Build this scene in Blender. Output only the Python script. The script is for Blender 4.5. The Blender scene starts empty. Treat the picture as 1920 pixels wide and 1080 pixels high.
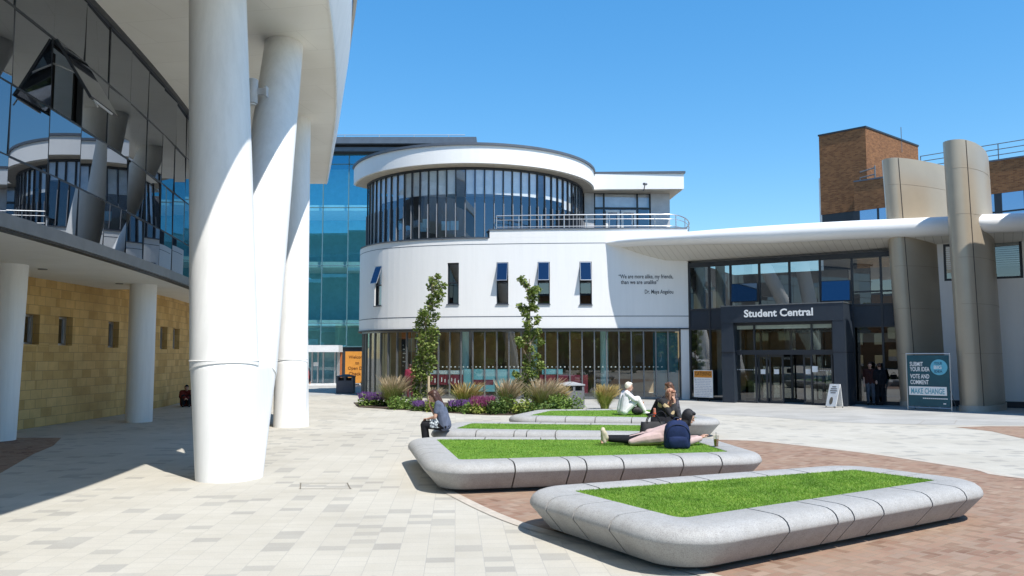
import bpy, bmesh, math, random
from mathutils import Vector, Matrix
R = random.Random(7)
PI = math.pi
scene = bpy.context.scene
COL = scene.collection

# ---------------------------------------------------------------- camera model
F, TAN, HZ, H = 1500.0, 0.075, 668.0, 2.0
TH = math.atan(TAN); CT, ST = math.cos(TH), math.sin(TH)
CY = HZ - F*TAN
def ray(px, py):
    a = (px-960)/F; b = (CY-py)/F
    return (a, CT-b*ST, ST+b*CT)
def G(px, py, h=0.0):
    r = ray(px, py); t = (h-H)/r[2]
    return Vector((r[0]*t, r[1]*t, h))
def U(px, py, Y):
    r = ray(px, py); t = Y/r[1]
    return Vector((r[0]*t, Y, H+r[2]*t))
def proj(x, y, z):
    z -= H; d = y*CT+z*ST; u = -y*ST+z*CT
    return 960+F*x/d, CY-F*u/d

cd = bpy.data.cameras.new('camera'); cam = bpy.data.objects.new('camera', cd); COL.objects.link(cam)
cam.location = (0, 0, H); cam.rotation_euler = (PI/2+TH, 0, 0)
cd.sensor_width = 36; cd.lens = F/1920*36; cd.shift_y = (CY-540)/1920; cd.clip_end = 3000; cd.clip_start = .1
scene.camera = cam

# ---------------------------------------------------------------- light
SUN_EL = math.radians(58.5); sxy = Vector((0.65, -0.76)).normalized()
to_sun = Vector((sxy.x*math.cos(SUN_EL), sxy.y*math.cos(SUN_EL), math.sin(SUN_EL)))
sl = bpy.data.lights.new('sun', 'SUN'); sun = bpy.data.objects.new('sun', sl); COL.objects.link(sun)
sl.energy = 4.1; sl.angle = math.radians(.53); sl.color = (1, .955, .88)
sun.rotation_euler = to_sun.to_track_quat('Z', 'Y').to_euler(); sun.location = (30, -40, 60)
w = bpy.data.worlds.new('World'); scene.world = w; w.use_nodes = True
nt = w.node_tree; bg = nt.nodes['Background']
sky = nt.nodes.new('ShaderNodeTexSky'); sky.sky_type = 'NISHITA'; sky.sun_disc = False
sky.sun_elevation = SUN_EL; sky.sun_rotation = math.atan2(sxy.x, sxy.y)
sky.altitude = 0; sky.air_density = 1.0; sky.dust_density = 0.15; sky.ozone_density = 2.2
# grade the sky: a flatter, cleaner blue from zenith to roofline
sp_ = nt.nodes.new('ShaderNodeSeparateColor'); sp_.mode = 'HSV'; cb_ = nt.nodes.new('ShaderNodeCombineColor'); cb_.mode = 'HSV'
def wm(op, a, b):
    n_ = nt.nodes.new('ShaderNodeMath'); n_.operation = op; nt.links.new(a, n_.inputs[0]); n_.inputs[1].default_value = b; return n_.outputs[0]
nt.links.new(sky.outputs[0], sp_.inputs[0])
nt.links.new(wm('SUBTRACT', sp_.outputs[0], .006), cb_.inputs[0]); nt.links.new(wm('MULTIPLY', sp_.outputs[1], 1.33), cb_.inputs[1]); nt.links.new(wm('MULTIPLY', wm('POWER', sp_.outputs[2], .62), 1.66), cb_.inputs[2])
nt.links.new(cb_.outputs[0], bg.inputs[0])
bg.inputs[1].default_value = .146
scene.view_settings.view_transform = 'Standard'; scene.view_settings.look = 'None'
scene.view_settings.exposure = .60; scene.view_settings.gamma = 1
scene.cycles.max_bounces = 8; scene.cycles.transparent_max_bounces = 16; scene.cycles.glossy_bounces = 5
scene.cycles.caustics_reflective = False; scene.cycles.caustics_refractive = False
scene.cycles.use_denoising = True; scene.cycles.sample_clamp_indirect = 6

# ---------------------------------------------------------------- materials
class NT:
    def __init__(s, name):
        s.m = bpy.data.materials.new(name); s.m.use_nodes = True; s.t = s.m.node_tree; s.t.nodes.clear()
        s.out = s.n('OutputMaterial')
    def n(s, typ, ins=None, **kw):
        nd = s.t.nodes.new('ShaderNode'+typ)
        for k, v in kw.items(): setattr(nd, k, v)
        for k, v in (ins or {}).items(): s.set(nd, k, v)
        return nd
    def set(s, nd, k, v):
        i = nd.inputs[k]
        if isinstance(v, bpy.types.NodeSocket): s.t.links.new(v, i)
        elif isinstance(v, bpy.types.Node): s.t.links.new(v.outputs[0], i)
        else:
            if isinstance(v, (tuple, list)) and len(v) == 3 and i.type == 'RGBA': v = (*v, 1)
            i.default_value = v
    def math(s, op, a, b=0.0, c=None):
        nd = s.n('Math', operation=op); s.set(nd, 0, a); s.set(nd, 1, b)
        if c is not None: s.set(nd, 2, c)
        return nd.outputs[0]
    def mix(s, f, a, b):
        nd = s.n('MixRGB'); s.set(nd, 0, f); s.set(nd, 1, a); s.set(nd, 2, b); return nd.outputs[0]
    def ramp(s, f, stops, interp='LINEAR'):
        nd = s.n('ValToRGB'); nd.color_ramp.interpolation = interp; e = nd.color_ramp.elements
        while len(e) < len(stops): e.new(.5)
        for q, (p, c) in zip(e, stops): q.position = p; q.color = (*c, 1)
        s.set(nd, 0, f); return nd.outputs[0]
    def done(s, shader): s.t.links.new(shader.outputs[0], s.out.inputs[0]); return s.m
MATS = {}
def mat(name, col, rough=.6, metal=0., var=.08, scale=3., bump=0., bscale=60., spec=.4, island=0., col2=None):
    if name in MATS: return MATS[name]
    k = NT(name); tc = k.n('TexCoord').outputs['Object']
    nz = k.n('TexNoise', {'Vector': tc, 'Scale': scale, 'Detail': 5., 'Roughness': .6})
    lo = tuple(c*(1-var) for c in col); hi = tuple(min(1, c*(1+var)) for c in (col2 or col))
    c = k.ramp(nz.outputs[0], [(.35, lo), (.65, hi)])
    if island:
        g = k.n('NewGeometry').outputs['Random Per Island']
        c = k.mix(g, c, k.mix(1., c, (1, 1, 1)) if 0 else tuple(x*(1+island) for x in (col2 or col)))
    b = k.n('BsdfPrincipled', {'Base Color': c, 'Roughness': rough, 'Metallic': metal, 'Specular IOR Level': spec})
    if bump:
        n2 = k.n('TexNoise', {'Vector': tc, 'Scale': bscale, 'Detail': 4.})
        bp = k.n('Bump', {'Height': n2.outputs[0], 'Strength': bump, 'Distance': .01}); k.set(b, 'Normal', bp.outputs[0])
    MATS[name] = k.done(b); return MATS[name]
def leafmat(name, c1, c2, c3, trans=.25, patch=0):
    k = NT(name); g = k.n('NewGeometry').outputs['Random Per Island']
    c = k.ramp(g, [(0., c1), (.5, c2), (1., c3)])
    if patch:
        nz = k.n('TexNoise', {'Vector': k.n('TexCoord').outputs['Object'], 'Scale': patch, 'Detail': 4.})
        c = k.n('MixRGB', {0: 1., 1: c, 2: k.ramp(nz.outputs[0], [(.32, (.62, .70, .6)), (.5, (1, 1, 1)), (.72, (1.25, 1.12, 1.2))])}, blend_type='MULTIPLY').outputs[0]
    d = k.n('BsdfPrincipled', {'Base Color': c, 'Roughness': .55, 'Specular IOR Level': .3})
    t = k.n('BsdfTranslucent', {'Color': c}); mx = k.n('MixShader', {0: trans, 1: d, 2: t})
    return k.done(mx)
def glass(name, tint, base=.06, gain=1.0, gcol=(1, 1, 1), rough=0.):
    k = NT(name); bf = k.n('NewGeometry').outputs['Backfacing']   # same reflectance from both sides of a pane
    fr = k.n('Fresnel', {'IOR': k.math('MULTIPLY_ADD', bf, -.8333, 1.5)})
    f = k.math('MULTIPLY_ADD', fr, gain, base); f = k.math('MINIMUM', f, 1.)
    return k.done(k.n('MixShader', {0: f, 1: k.n('BsdfTransparent', {'Color': tint}), 2: k.n('BsdfGlossy', {'Color': gcol, 'Roughness': rough})}))
def mirror_glass(name, col, gcol, base=.4):
    k = NT(name); fr = k.n('Fresnel', {'IOR': 1.5}); f = k.math('MINIMUM', k.math('ADD', fr, base), 1.)
    return k.done(k.n('MixShader', {0: f, 1: k.n('BsdfDiffuse', {'Color': col}), 2: k.n('BsdfGlossy', {'Color': gcol, 'Roughness': 0.})}))

def paver_mat():
    k = NT('cream_pavers'); tc = k.n('TexCoord').outputs['Object']
    mp = k.n('Mapping', {'Vector': tc, 'Rotation': (0, 0, math.radians(86))})
    nz0 = k.n('TexNoise', {'Vector': tc, 'Scale': 1.1, 'Detail': 2.})
    br = k.n('TexBrick', {'Vector': mp.outputs[0], 'Color1': (0, 0, 0), 'Color2': (1, 1, 1), 'Mortar': (.5, .5, .5), 'Scale': 1., 'Mortar Size': .004, 'Mortar Smooth': .3, 'Brick Width': .19, 'Row Height': .285}, offset=.5, squash=1.45, squash_frequency=3)
    c = k.ramp(br.outputs['Color'], [(0., (.50, .475, .415)), (.35, (.535, .51, .45)), (.865, (.515, .49, .432)), (.89, (.435, .418, .375)), (1., (.40, .386, .35))], 'LINEAR')
    fine = k.n('TexNoise', {'Vector': tc, 'Scale': 55., 'Detail': 3.})
    c = k.mix(.5, c, k.mix(1., c, c)); c2 = k.n('MixRGB', {0: .35, 1: c, 2: k.ramp(fine.outputs[0], [(.3, (.72, .72, .72)), (.7, (1, 1, 1))])}, blend_type='MULTIPLY').outputs[0]
    big = k.n('TexNoise', {'Vector': tc, 'Scale': .35, 'Detail': 6., 'Roughness': .65})
    c3 = k.n('MixRGB', {0: 1., 1: c2, 2: k.ramp(big.outputs[0], [(.28, (.79, .775, .75)), (.62, (.96, .957, .95))])}, blend_type='MULTIPLY').outputs[0]
    spot = k.n('TexNoise', {'Vector': tc, 'Scale': 9., 'Detail': 2.})
    c3 = k.mix(k.ramp(spot.outputs[0], [(.72, (0, 0, 0)), (.77, (.4, .4, .4))]), c3, (.3, .29, .27))
    c4 = k.mix(br.outputs['Fac'], c3, (.37, .355, .325))
    b = k.n('BsdfPrincipled', {'Base Color': c4, 'Roughness': .85, 'Specular IOR Level': .2})
    bp = k.n('Bump', {'Height': k.math('SUBTRACT', 1., br.outputs['Fac']), 'Strength': .4, 'Distance': .006}); k.set(b, 'Normal', bp.outputs[0])
    return k.done(b)
def slab_mat():
    k = NT('grey_slabs'); tc = k.n('TexCoord').outputs['Object']
    mp = k.n('Mapping', {'Vector': tc, 'Rotation': (0, 0, math.radians(-31))})
    br = k.n('TexBrick', {'Vector': mp.outputs[0], 'Color1': (.37, .362, .34), 'Color2': (.44, .43, .405), 'Mortar': (.28, .27, .25), 'Scale': 1., 'Mortar Size': .006, 'Brick Width': .9, 'Row Height': .6}, offset=.5)
    big = k.n('TexNoise', {'Vector': tc, 'Scale': .6, 'Detail': 6.})
    c = k.n('MixRGB', {0: 1., 1: br.outputs['Color'], 2: k.ramp(big.outputs[0], [(.3, (.86, .86, .86)), (.7, (1, 1, 1))])}, blend_type='MULTIPLY').outputs[0]
    return k.done(k.n('BsdfPrincipled', {'Base Color': c, 'Roughness': .8, 'Specular IOR Level': .2}))
def herring_mat():
    k = NT('herringbone_brick'); tc = k.n('TexCoord').outputs['Object']
    mp = k.n('Mapping', {'Vector': tc, 'Rotation': (0, 0, math.radians(45+8)), 'Scale': (9.6, 9.6, 9.6)})
    sp = k.n('SeparateXYZ', {0: mp.outputs[0]}); x, y = sp.outputs[0], sp.outputs[1]
    i = k.math('FLOOR', x); j = k.math('FLOOR', y); fx = k.math('SUBTRACT', x, i); fy = k.math('SUBTRACT', y, j)
    d = k.math('SUBTRACT', i, j); kk = k.math('FLOORED_MODULO', d, 4.)
    def is_(v): return k.math('COMPARE', kk, float(v), .1)
    k0, k1, k2, k3 = is_(0), is_(1), is_(2), is_(3)
    m = .06
    L = k.math('LESS_THAN', fx, m); Rr = k.math('GREATER_THAN', fx, 1-m); B = k.math('LESS_THAN', fy, m); T = k.math('GREATER_THAN', fy, 1-m)
    mx = lambda *a: (a[0] if len(a) == 1 else k.math('MAXIMUM', a[0], mx(*a[1:])))
    notk = lambda q: k.math('SUBTRACT', 1., q)
    mort = mx(k.math('MULTIPLY', L, notk(k1)), k.math('MULTIPLY', Rr, notk(k0)), k.math('MULTIPLY', B, notk(k2)), k.math('MULTIPLY', T, notk(k3)))
    bi = k.math('SUBTRACT', i, k1); bj = k.math('SUBTRACT', j, k2)
    wn = k.n('TexWhiteNoise', {'Vector': k.n('CombineXYZ', {0: bi, 1: bj, 2: 0.}).outputs[0]})
    c = k.ramp(wn.outputs['Value'], [(0., (.15, .078, .055)), (.3, (.235, .135, .098)), (.6, (.285, .175, .128)), (.85, (.235, .165, .13)), (1., (.34, .24, .185))])
    big = k.n('TexNoise', {'Vector': tc, 'Scale': .8, 'Detail': 6., 'Roughness': .65})
    c = k.mix(k.ramp(big.outputs[0], [(.40, (.15, .15, .15)), (.68, (.7, .7, .7))]), c, (.345, .25, .178))
    c = k.mix(mort, c, (.26, .195, .14))
    b = k.n('BsdfPrincipled', {'Base Color': c, 'Roughness': .85, 'Specular IOR Level': .2})
    k.set(b, 'Normal', k.n('Bump', {'Height': k.math('SUBTRACT', 1., mort), 'Strength': .5, 'Distance': .005}).outputs[0])
    return k.done(b)
def block_mat(name, c1, c2, mortar, bw, rh, ms, axis='x', rough=.8):
    """coursed masonry laid on a vertical wall; u runs along the wall, v is height"""
    k = NT(name); uv = k.n('UVMap').outputs[0]; tc = k.n('TexCoord').outputs['Object']
    br = k.n('TexBrick', {'Vector': uv, 'Color1': (0, 0, 0), 'Color2': (1, 1, 1), 'Mortar': (.5, .5, .5), 'Scale': 1., 'Mortar Size': ms, 'Brick Width': bw, 'Row Height': rh, 'Mortar Smooth': .2}, offset=.5)
    mid = tuple((a+b)/2*1.03 for a, b in zip(c1, c2))
    c = k.ramp(br.outputs['Color'], [(0., c1), (.5, mid), (1., c2)])
    big = k.n('TexNoise', {'Vector': tc, 'Scale': 1.3, 'Detail': 8., 'Roughness': .65})
    c = k.n('MixRGB', {0: 1., 1: c, 2: k.ramp(big.outputs[0], [(.3, (.78, .76, .74)), (.7, (1.08, 1.06, 1.02))])}, blend_type='MULTIPLY').outputs[0]
    c = k.mix(br.outputs['Fac'], c, mortar)
    b = k.n('BsdfPrincipled', {'Base Color': c, 'Roughness': rough, 'Specular IOR Level': .2})
    k.set(b, 'Normal', k.n('Bump', {'Height': k.math('SUBTRACT', 1., br.outputs['Fac']), 'Strength': .5, 'Distance': .006}).outputs[0])
    return k.done(b)
def render_mat(name, col, streak=.02):
    """painted render: faint mottling, rain streaks and a soiled foot"""
    k = NT(name); tc = k.n('TexCoord').outputs['Object']
    mp = k.n('Mapping', {'Vector': tc, 'Scale': (3., 3., .22)})
    st = k.n('TexNoise', {'Vector': mp.outputs[0], 'Scale': 1.6, 'Detail': 6., 'Roughness': .7})
    c = k.ramp(st.outputs[0], [(.36, tuple(v*(1-streak) for v in col)), (.6, col)])
    b = k.n('BsdfPrincipled', {'Base Color': c, 'Roughness': .55, 'Specular IOR Level': .3})
    n2 = k.n('TexNoise', {'Vector': tc, 'Scale': 5., 'Detail': 8.})
    k.set(b, 'Normal', k.n('Bump', {'Height': n2.outputs[0], 'Strength': .12, 'Distance': .02}).outputs[0])
    return k.done(b)
def granite_mat():
    k = NT('silver_granite'); tc = k.n('TexCoord').outputs['Object']
    v = k.n('TexVoronoi', {'Vector': tc, 'Scale': 170.}); nz = k.n('TexNoise', {'Vector': tc, 'Scale': 2.2, 'Detail': 6.})
    c = k.ramp(v.outputs['Color'], [(0., (.23, .227, .222)), (.35, (.355, .35, .342)), (1., (.46, .455, .44))])
    c = k.n('MixRGB', {0: 1., 1: c, 2: k.ramp(nz.outputs[0], [(.3, (.93, .925, .915)), (.68, (1, 1, 1))])}, blend_type='MULTIPLY').outputs[0]
    rn = k.n('NewGeometry').outputs['Random Per Island']
    sp = k.n('TexNoise', {'Vector': tc, 'Scale': 7., 'Detail': 3.})
    c = k.mix(k.ramp(sp.outputs[0], [(.66, (0, 0, 0)), (.78, (.25, .25, .25))]), c, (.30, .27, .23))
    st = k.n('TexNoise', {'Vector': k.n('Mapping', {'Vector': tc, 'Scale': (6., 6., .9)}).outputs[0], 'Scale': 1.5, 'Detail': 6., 'Roughness': .7})
    c = k.n('MixRGB', {0: 1., 1: c, 2: k.ramp(st.outputs[0], [(.34, (.90, .89, .875)), (.58, (1, 1, 1))])}, blend_type='MULTIPLY').outputs[0]
    return k.done(k.n('BsdfPrincipled', {'Base Color': c, 'Roughness': .62, 'Specular IOR Level': .3}))
def soffit_boards(name, col, dark, width, ang):
    k = NT(name); tc = k.n('TexCoord').outputs['Object']
    mp = k.n('Mapping', {'Vector': tc, 'Rotation': (0, 0, ang)})
    x = k.n('SeparateXYZ', {0: mp.outputs[0]}).outputs[0]
    f = k.math('FRACT', k.math('DIVIDE', x, width)); m = k.math('LESS_THAN', f, .06)
    return k.done(k.n('BsdfPrincipled', {'Base Color': k.mix(m, col, dark), 'Roughness': .6}))

M_PAVE = paver_mat(); M_SLAB = slab_mat(); M_HERR = herring_mat(); M_GRAN = granite_mat()
M_WHITE = render_mat('white_render', (.85, .845, .83), .03); M_COLW = render_mat('white_column_paint', (.83, .825, .805), .09)
def soff_mat():
    k = NT('cream_soffit'); tc = k.n('TexCoord').outputs['Object']
    br = k.n('TexBrick', {'Vector': k.n('Mapping', {'Vector': tc, 'Rotation': (0, 0, .2)}).outputs[0], 'Color1': (.86, .845, .80), 'Color2': (.88, .865, .82), 'Mortar': (.72, .70, .66), 'Scale': 1., 'Mortar Size': .006, 'Brick Width': 2.4, 'Row Height': 1.2}, offset=.5)
    nz = k.n('TexNoise', {'Vector': tc, 'Scale': .9, 'Detail': 6.})
    c = k.n('MixRGB', {0: 1., 1: br.outputs['Color'], 2: k.ramp(nz.outputs[0], [(.3, (.94, .935, .92)), (.7, (1, 1, 1))])}, blend_type='MULTIPLY').outputs[0]
    return k.done(k.n('BsdfPrincipled', {'Base Color': c, 'Roughness': .65, 'Specular IOR Level': .2}))
M_SOFF = soff_mat()
M_CANW = mat('white_cladding', (.80, .80, .79), .35, var=.02, scale=1.)
M_STONE = block_mat('sandstone_blocks', (.54, .35, .135), (.70, .485, .215), (.40, .27, .125), .52, .265, .008)
M_BRICK = block_mat('brown_brick', (.165, .068, .03), (.31, .145, .062), (.19, .12, .075), .23, .078, .010)
M_DARK = mat('charcoal_metal', (.022, .027, .035), .45, var=.06, spec=.5)
M_PORT = mat('slate_cladding', (.024, .033, .047), .5, var=.05, spec=.4)
M_BLK = mat('black_rubber', (.012, .012, .013), .7)
M_ALU = mat('brushed_aluminium', (.55, .56, .57), .35, .8, var=.05)
M_TRIM = mat('grey_trim_metal', (.20, .205, .21), .4, .5, var=.08)
M_BRONZE = mat('bronze_cladding', (.41, .345, .26), .33, .2, var=.05, scale=.6)
M_COPE = mat('lead_grey_coping', (.09, .11, .14), .5)
M_PLASTW = mat('white_board', (.78, .78, .77), .5)
M_INT = mat('interior_dark', (.09, .085, .08), .8)
M_INTB = mat('interior_brown_wood', (.40, .24, .09), .6, var=.15)
M_INTW = mat('interior_white', (.70, .70, .67), .7)
M_TEAL = mat('teal_pillar', (.48, .78, .80), .5)
M_BLIND = mat('roller_blind', (.88, .89, .85), .8)
M_BLINDB = mat('beige_blind', (.55, .47, .33), .8)
M_SOIL = mat('bark_soil', (.07, .05, .035), .95, var=.3, scale=8)
G_CLEAR = glass('clear_glass', (.80, .88, .85), .05, 1.2)
G_CAFE = glass('cafe_glass', (.88, .94, .92), .06, 1.2)
G_SC = glass('grey_glass', (.50, .56, .58), .10, 1.4)
G_DRUM = glass('drum_glass', (.96, .975, .99), .12, 1.3, (.52, .74, 1))
G_BLUE = glass('blue_tower_glass', (.60, .95, .98), .30, 1.0, (.17, .66, 1.0))
G_LEFT = mirror_glass('dark_mirror_glass', (.012, .014, .018), (.56, .59, .64), .42)
M_ORANGE = mat('orange_sign_and_reflection', (.72, .30, .05), .5)
M_RED = mat('dark_red_graphic', (.16, .018, .035), .5); M_LTEAL = mat('light_teal_graphic', (.13, .34, .40), .5)

# ---------------------------------------------------------------- mesh helpers
class MB:
    def __init__(s): s.v = []; s.f = []; s.uv = {}
    def add(s, vs, fs):
        o = len(s.v); s.v += [tuple(v) for v in vs]; s.f += [tuple(i+o for i in f) for f in fs]; return s
    def quad(s, *p): return s.add(p, [tuple(range(len(p)))])
    def box(s, c, d, rz=0., tilt=None):
        hx, hy, hz = d[0]/2, d[1]/2, d[2]/2
        m = Matrix.Translation(c) @ Matrix.Rotation(rz, 4, 'Z')
        if tilt: m = m @ tilt
        vs = [m @ Vector((x, y, z)) for z in (-hz, hz) for x, y in ((-hx, -hy), (hx, -hy), (hx, hy), (-hx, hy))]
        return s.add(vs, [(3, 2, 1, 0), (4, 5, 6, 7), (0, 1, 5, 4), (1, 2, 6, 5), (2, 3, 7, 6), (3, 0, 4, 7)])
    def prism(s, poly, z0, z1):
        n = len(poly); vs = [(p[0], p[1], z0) for p in poly]+[(p[0], p[1], z1) for p in poly]
        return s.add(vs, [tuple(range(n))[::-1], tuple(range(n, 2*n))]+[(i, (i+1) % n, n+(i+1) % n, n+i) for i in range(n)])
    def tube(s, pts, rs, n=12, cap=True):
        pts = [Vector(p) for p in pts]
        if not isinstance(rs, (list, tuple)): rs = [rs]*len(pts)
        rings = []
        up0 = None
        for i, p in enumerate(pts):
            t = (pts[min(i+1, len(pts)-1)]-pts[max(i-1, 0)]).normalized()
            if up0 is None: up0 = Vector((0, 0, 1)) if abs(t.z) < .9 else Vector((1, 0, 0))
            a = t.cross(up0).normalized(); b = a.cross(t).normalized(); up0 = b
            rings.append([p+(a*math.cos(2*PI*k/n)+b*math.sin(2*PI*k/n))*rs[i] for k in range(n)])
        return s.loft(rings, True, cap)
    def loft(s, rings, closed=True, cap=True):
        n = len(rings[0]); vs = [q for r in rings for q in r]; fs = []
        for i in range(len(rings)-1):
            for k in range(n if closed else n-1):
                a, b = i*n+k, i*n+(k+1) % n
                fs.append((a, b, b+n, a+n))
        if cap and closed: fs += [tuple(range(n))[::-1], tuple(range((len(rings)-1)*n, len(rings)*n))]
        return s.add(vs, fs)
    def ell(s, c, r, rot=None, n=14, m=9):
        vs = []; m4 = Matrix.Translation(c) @ (rot or Matrix.Identity(4))
        for i in range(m+1):
            th = PI*i/m
            for k in range(n):
                ph = 2*PI*k/n; vs.append(m4 @ Vector((r[0]*math.sin(th)*math.cos(ph), r[1]*math.sin(th)*math.sin(ph), r[2]*math.cos(th))))
        return s.add(vs, [(i*n+k, (i+1)*n+k, (i+1)*n+(k+1) % n, i*n+(k+1) % n) for i in range(m) for k in range(n)])
    def cap_(s, a, ra, b, rb, n=10):
        """closed tapered capsule"""
        a, b = Vector(a), Vector(b); d = b-a; L = max(d.length, 1e-5); t = d/L
        pts, rs = [], []
        for q in (90, 60, 30, 0): pts.append(a-t*ra*math.sin(math.radians(q))); rs.append(max(ra*math.cos(math.radians(q)), ra*.05))
        for q in (0, 30, 60, 90): pts.append(b+t*rb*math.sin(math.radians(q))); rs.append(max(rb*math.cos(math.radians(q)), rb*.05))
        up = Vector((0, 0, 1)) if abs(t.z) < .9 else Vector((1, 0, 0)); x = t.cross(up).normalized(); y = x.cross(t)
        return s.loft([[p+(x*math.cos(2*PI*k/n)+y*math.sin(2*PI*k/n))*r for k in range(n)] for p, r in zip(pts, rs)])
    def build(s, name, m, parent=None, smooth=35, loc=None, uvpath=None, recalc=True):
        me = bpy.data.meshes.new(name)
        off = Vector(loc) if loc else (parent_loc(parent) if parent else Vector((0, 0, 0)))
        me.from_pydata([Vector(v)-off for v in s.v], [], s.f); me.materials.append(m)
        if recalc and len(s.f) < 30000:
            b = bmesh.new(); b.from_mesh(me); bmesh.ops.recalc_face_normals(b, faces=b.faces); b.to_mesh(me); b.free()
        if smooth:
            me.shade_smooth(); me.set_sharp_from_angle(angle=math.radians(smooth))
        o = bpy.data.objects.new(name, me); COL.objects.link(o)
        if parent: o.parent = parent
        elif loc: o.location = loc
        return o
def parent_loc(p):
    l = Vector((0, 0, 0))
    while p: l += p.location; p = p.parent
    return l
def thing(name, label, cat, loc=(0, 0, 0), group=None):
    o = bpy.data.objects.new(name, None); COL.objects.link(o); o.location = loc; return tag(o, label, cat, group)
def tag(o, label, cat, group=None):
    o['label'] = label; o['category'] = cat
    if group: o['group'] = group
    return o
def struct(o, kind='structure'): o['kind'] = kind; return o

class Path:
    """horizontal polyline; outward side is to the right of travel"""
    def __init__(s, pts, smooth=0):
        p = [Vector((q[0], q[1])) for q in pts]
        if smooth:
            e = [2*p[0]-p[1]]+p+[2*p[-1]-p[-2]]; o = []
            for i in range(1, len(e)-2):
                for k in range(smooth):
                    t = k/smooth; a, b, c, d = e[i-1], e[i], e[i+1], e[i+2]
                    o.append(.5*((2*b)+(c-a)*t+(2*a-5*b+4*c-d)*t*t+(3*b-a-3*c+d)*t**3))
            o.append(p[-1]); p = o
        s.p = p; s.c = [0.]
        for a, b in zip(p, p[1:]): s.c.append(s.c[-1]+(b-a).length)
        s.L = s.c[-1]
    def seg(s, d):
        i = 0
        while i < len(s.p)-2 and s.c[i+1] < d: i += 1
        return i
    def at(s, d, off=0.):
        i = s.seg(d); t = (d-s.c[i])/(s.c[i+1]-s.c[i]); q = s.p[i].lerp(s.p[i+1], t) if 0 <= t <= 1 else s.p[i]+(s.p[i+1]-s.p[i])*t
        if off:
            # blend normals for a smooth offset
            n = s.nrm(d); q = q+n*off
        return q
    def tan(s, d):
        a, b = s.raw(d-.05), s.raw(d+.05); return (b-a).normalized()
    def raw(s, d):
        i = s.seg(d); t = (d-s.c[i])/(s.c[i+1]-s.c[i]); return s.p[i]+(s.p[i+1]-s.p[i])*t
    def nrm(s, d): t = s.tan(d); return Vector((t.y, -t.x))
    def pt(s, d, z, off=0.): q = s.at(d, off); return Vector((q.x, q.y, z))
    def s_px(s, px, z=2., lo=None, hi=None):
        """arc length where the path crosses image column px"""
        lo = 0. if lo is None else lo; hi = s.L if hi is None else hi
        f = lambda d: proj(*s.pt(d, z))[0]-px
        a = f(lo); b = f(hi)
        for _ in range(50):
            m = (lo+hi)/2; v = f(m)
            if (v > 0) == (b > 0): hi = m
            else: lo = m
        return (lo+hi)/2
    def pz(s, px, py):
        d = s.s_px(px)
        for _ in range(4):
            q = s.at(d); z = U(px, py, q.y).z; d = s.s_px(px, z)
        return d, z
    def steps(s, d0, d1, st=.4):
        n = max(1, int(math.ceil((d1-d0)/st))); return [d0+(d1-d0)*i/n for i in range(n+1)]
def wall_uv(o, path_fn=None):
    """u = length along wall, v = height, from the face direction"""
    me = o.data; uv = me.uv_layers.new(name='UVMap'); off = parent_loc(o.parent) if o.parent else o.location
    for p in me.polygons:
        n = p.normal; t = Vector((-n.y, n.x)) if abs(n.z) < .9 else Vector((1, 0)); t = t.normalized() if t.length > 1e-6 else Vector((1, 0))
        for li in p.loop_indices:
            v = me.vertices[me.loops[li].vertex_index].co+off
            uv.data[li].uv = (v.x*t.x+v.y*t.y, v.z if abs(n.z) < .9 else v.y)
def strip(mb, path, d0, d1, z0, z1, front=0., back=-.1, st=.4):
    """solid bar following a path between two heights"""
    rings = []
    for d in path.steps(d0, d1, st):
        rings.append([path.pt(d, z0, front), path.pt(d, z1, front), path.pt(d, z1, back), path.pt(d, z0, back)])
    mb.loft(rings); return mb
def post(mb, path, d, w, z0, z1, front=.03, back=-.12):
    return strip(mb, path, d-w/2, d+w/2, z0, z1, front, back, 9)
def holed_wall(mb, path, d0, d1, z0, z1, holes, depth=.25, st=.5):
    ds = set(path.steps(d0, d1, st)); zs = {z0, z1}
    for a, b, c, e in holes: ds |= {a, b}; zs |= {c, e}
    ds, zs = sorted(ds), sorted(zs)
    inside = lambda d, z: any(a < d < b and c < z < e for a, b, c, e in holes)
    for i in range(len(ds)-1):
        for k in range(len(zs)-1):
            if inside((ds[i]+ds[i+1])/2, (zs[k]+zs[k+1])/2): continue
            mb.quad(path.pt(ds[i], zs[k]), path.pt(ds[i+1], zs[k]), path.pt(ds[i+1], zs[k+1]), path.pt(ds[i], zs[k+1]))
    for a, b, c, e in holes:
        for (p, q, r, t) in (((a, c), (a, e), 0, 0), ((b, e), (b, c), 0, 0), ((a, e), (b, e), 0, 0), ((b, c), (a, c), 0, 0)):
            mb.quad(path.pt(p[0], p[1]), path.pt(q[0], q[1]), path.pt(q[0], q[1], -depth), path.pt(p[0], p[1], -depth))
    # back skin
    for i in range(len(ds)-1):
        for k in range(len(zs)-1):
            if inside((ds[i]+ds[i+1])/2, (zs[k]+zs[k+1])/2): continue
            mb.quad(path.pt(ds[i+1], zs[k], -depth), path.pt(ds[i], zs[k], -depth), path.pt(ds[i], zs[k+1], -depth), path.pt(ds[i+1], zs[k+1], -depth))
    for z in (z0, z1):
        for i in range(len(ds)-1): mb.quad(path.pt(ds[i], z), path.pt(ds[i+1], z), path.pt(ds[i+1], z, -depth), path.pt(ds[i], z, -depth))
    for d in (ds[0], ds[-1]): mb.quad(path.pt(d, z0), path.pt(d, z1), path.pt(d, z1, -depth), path.pt(d, z0, -depth))
    return mb
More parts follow.
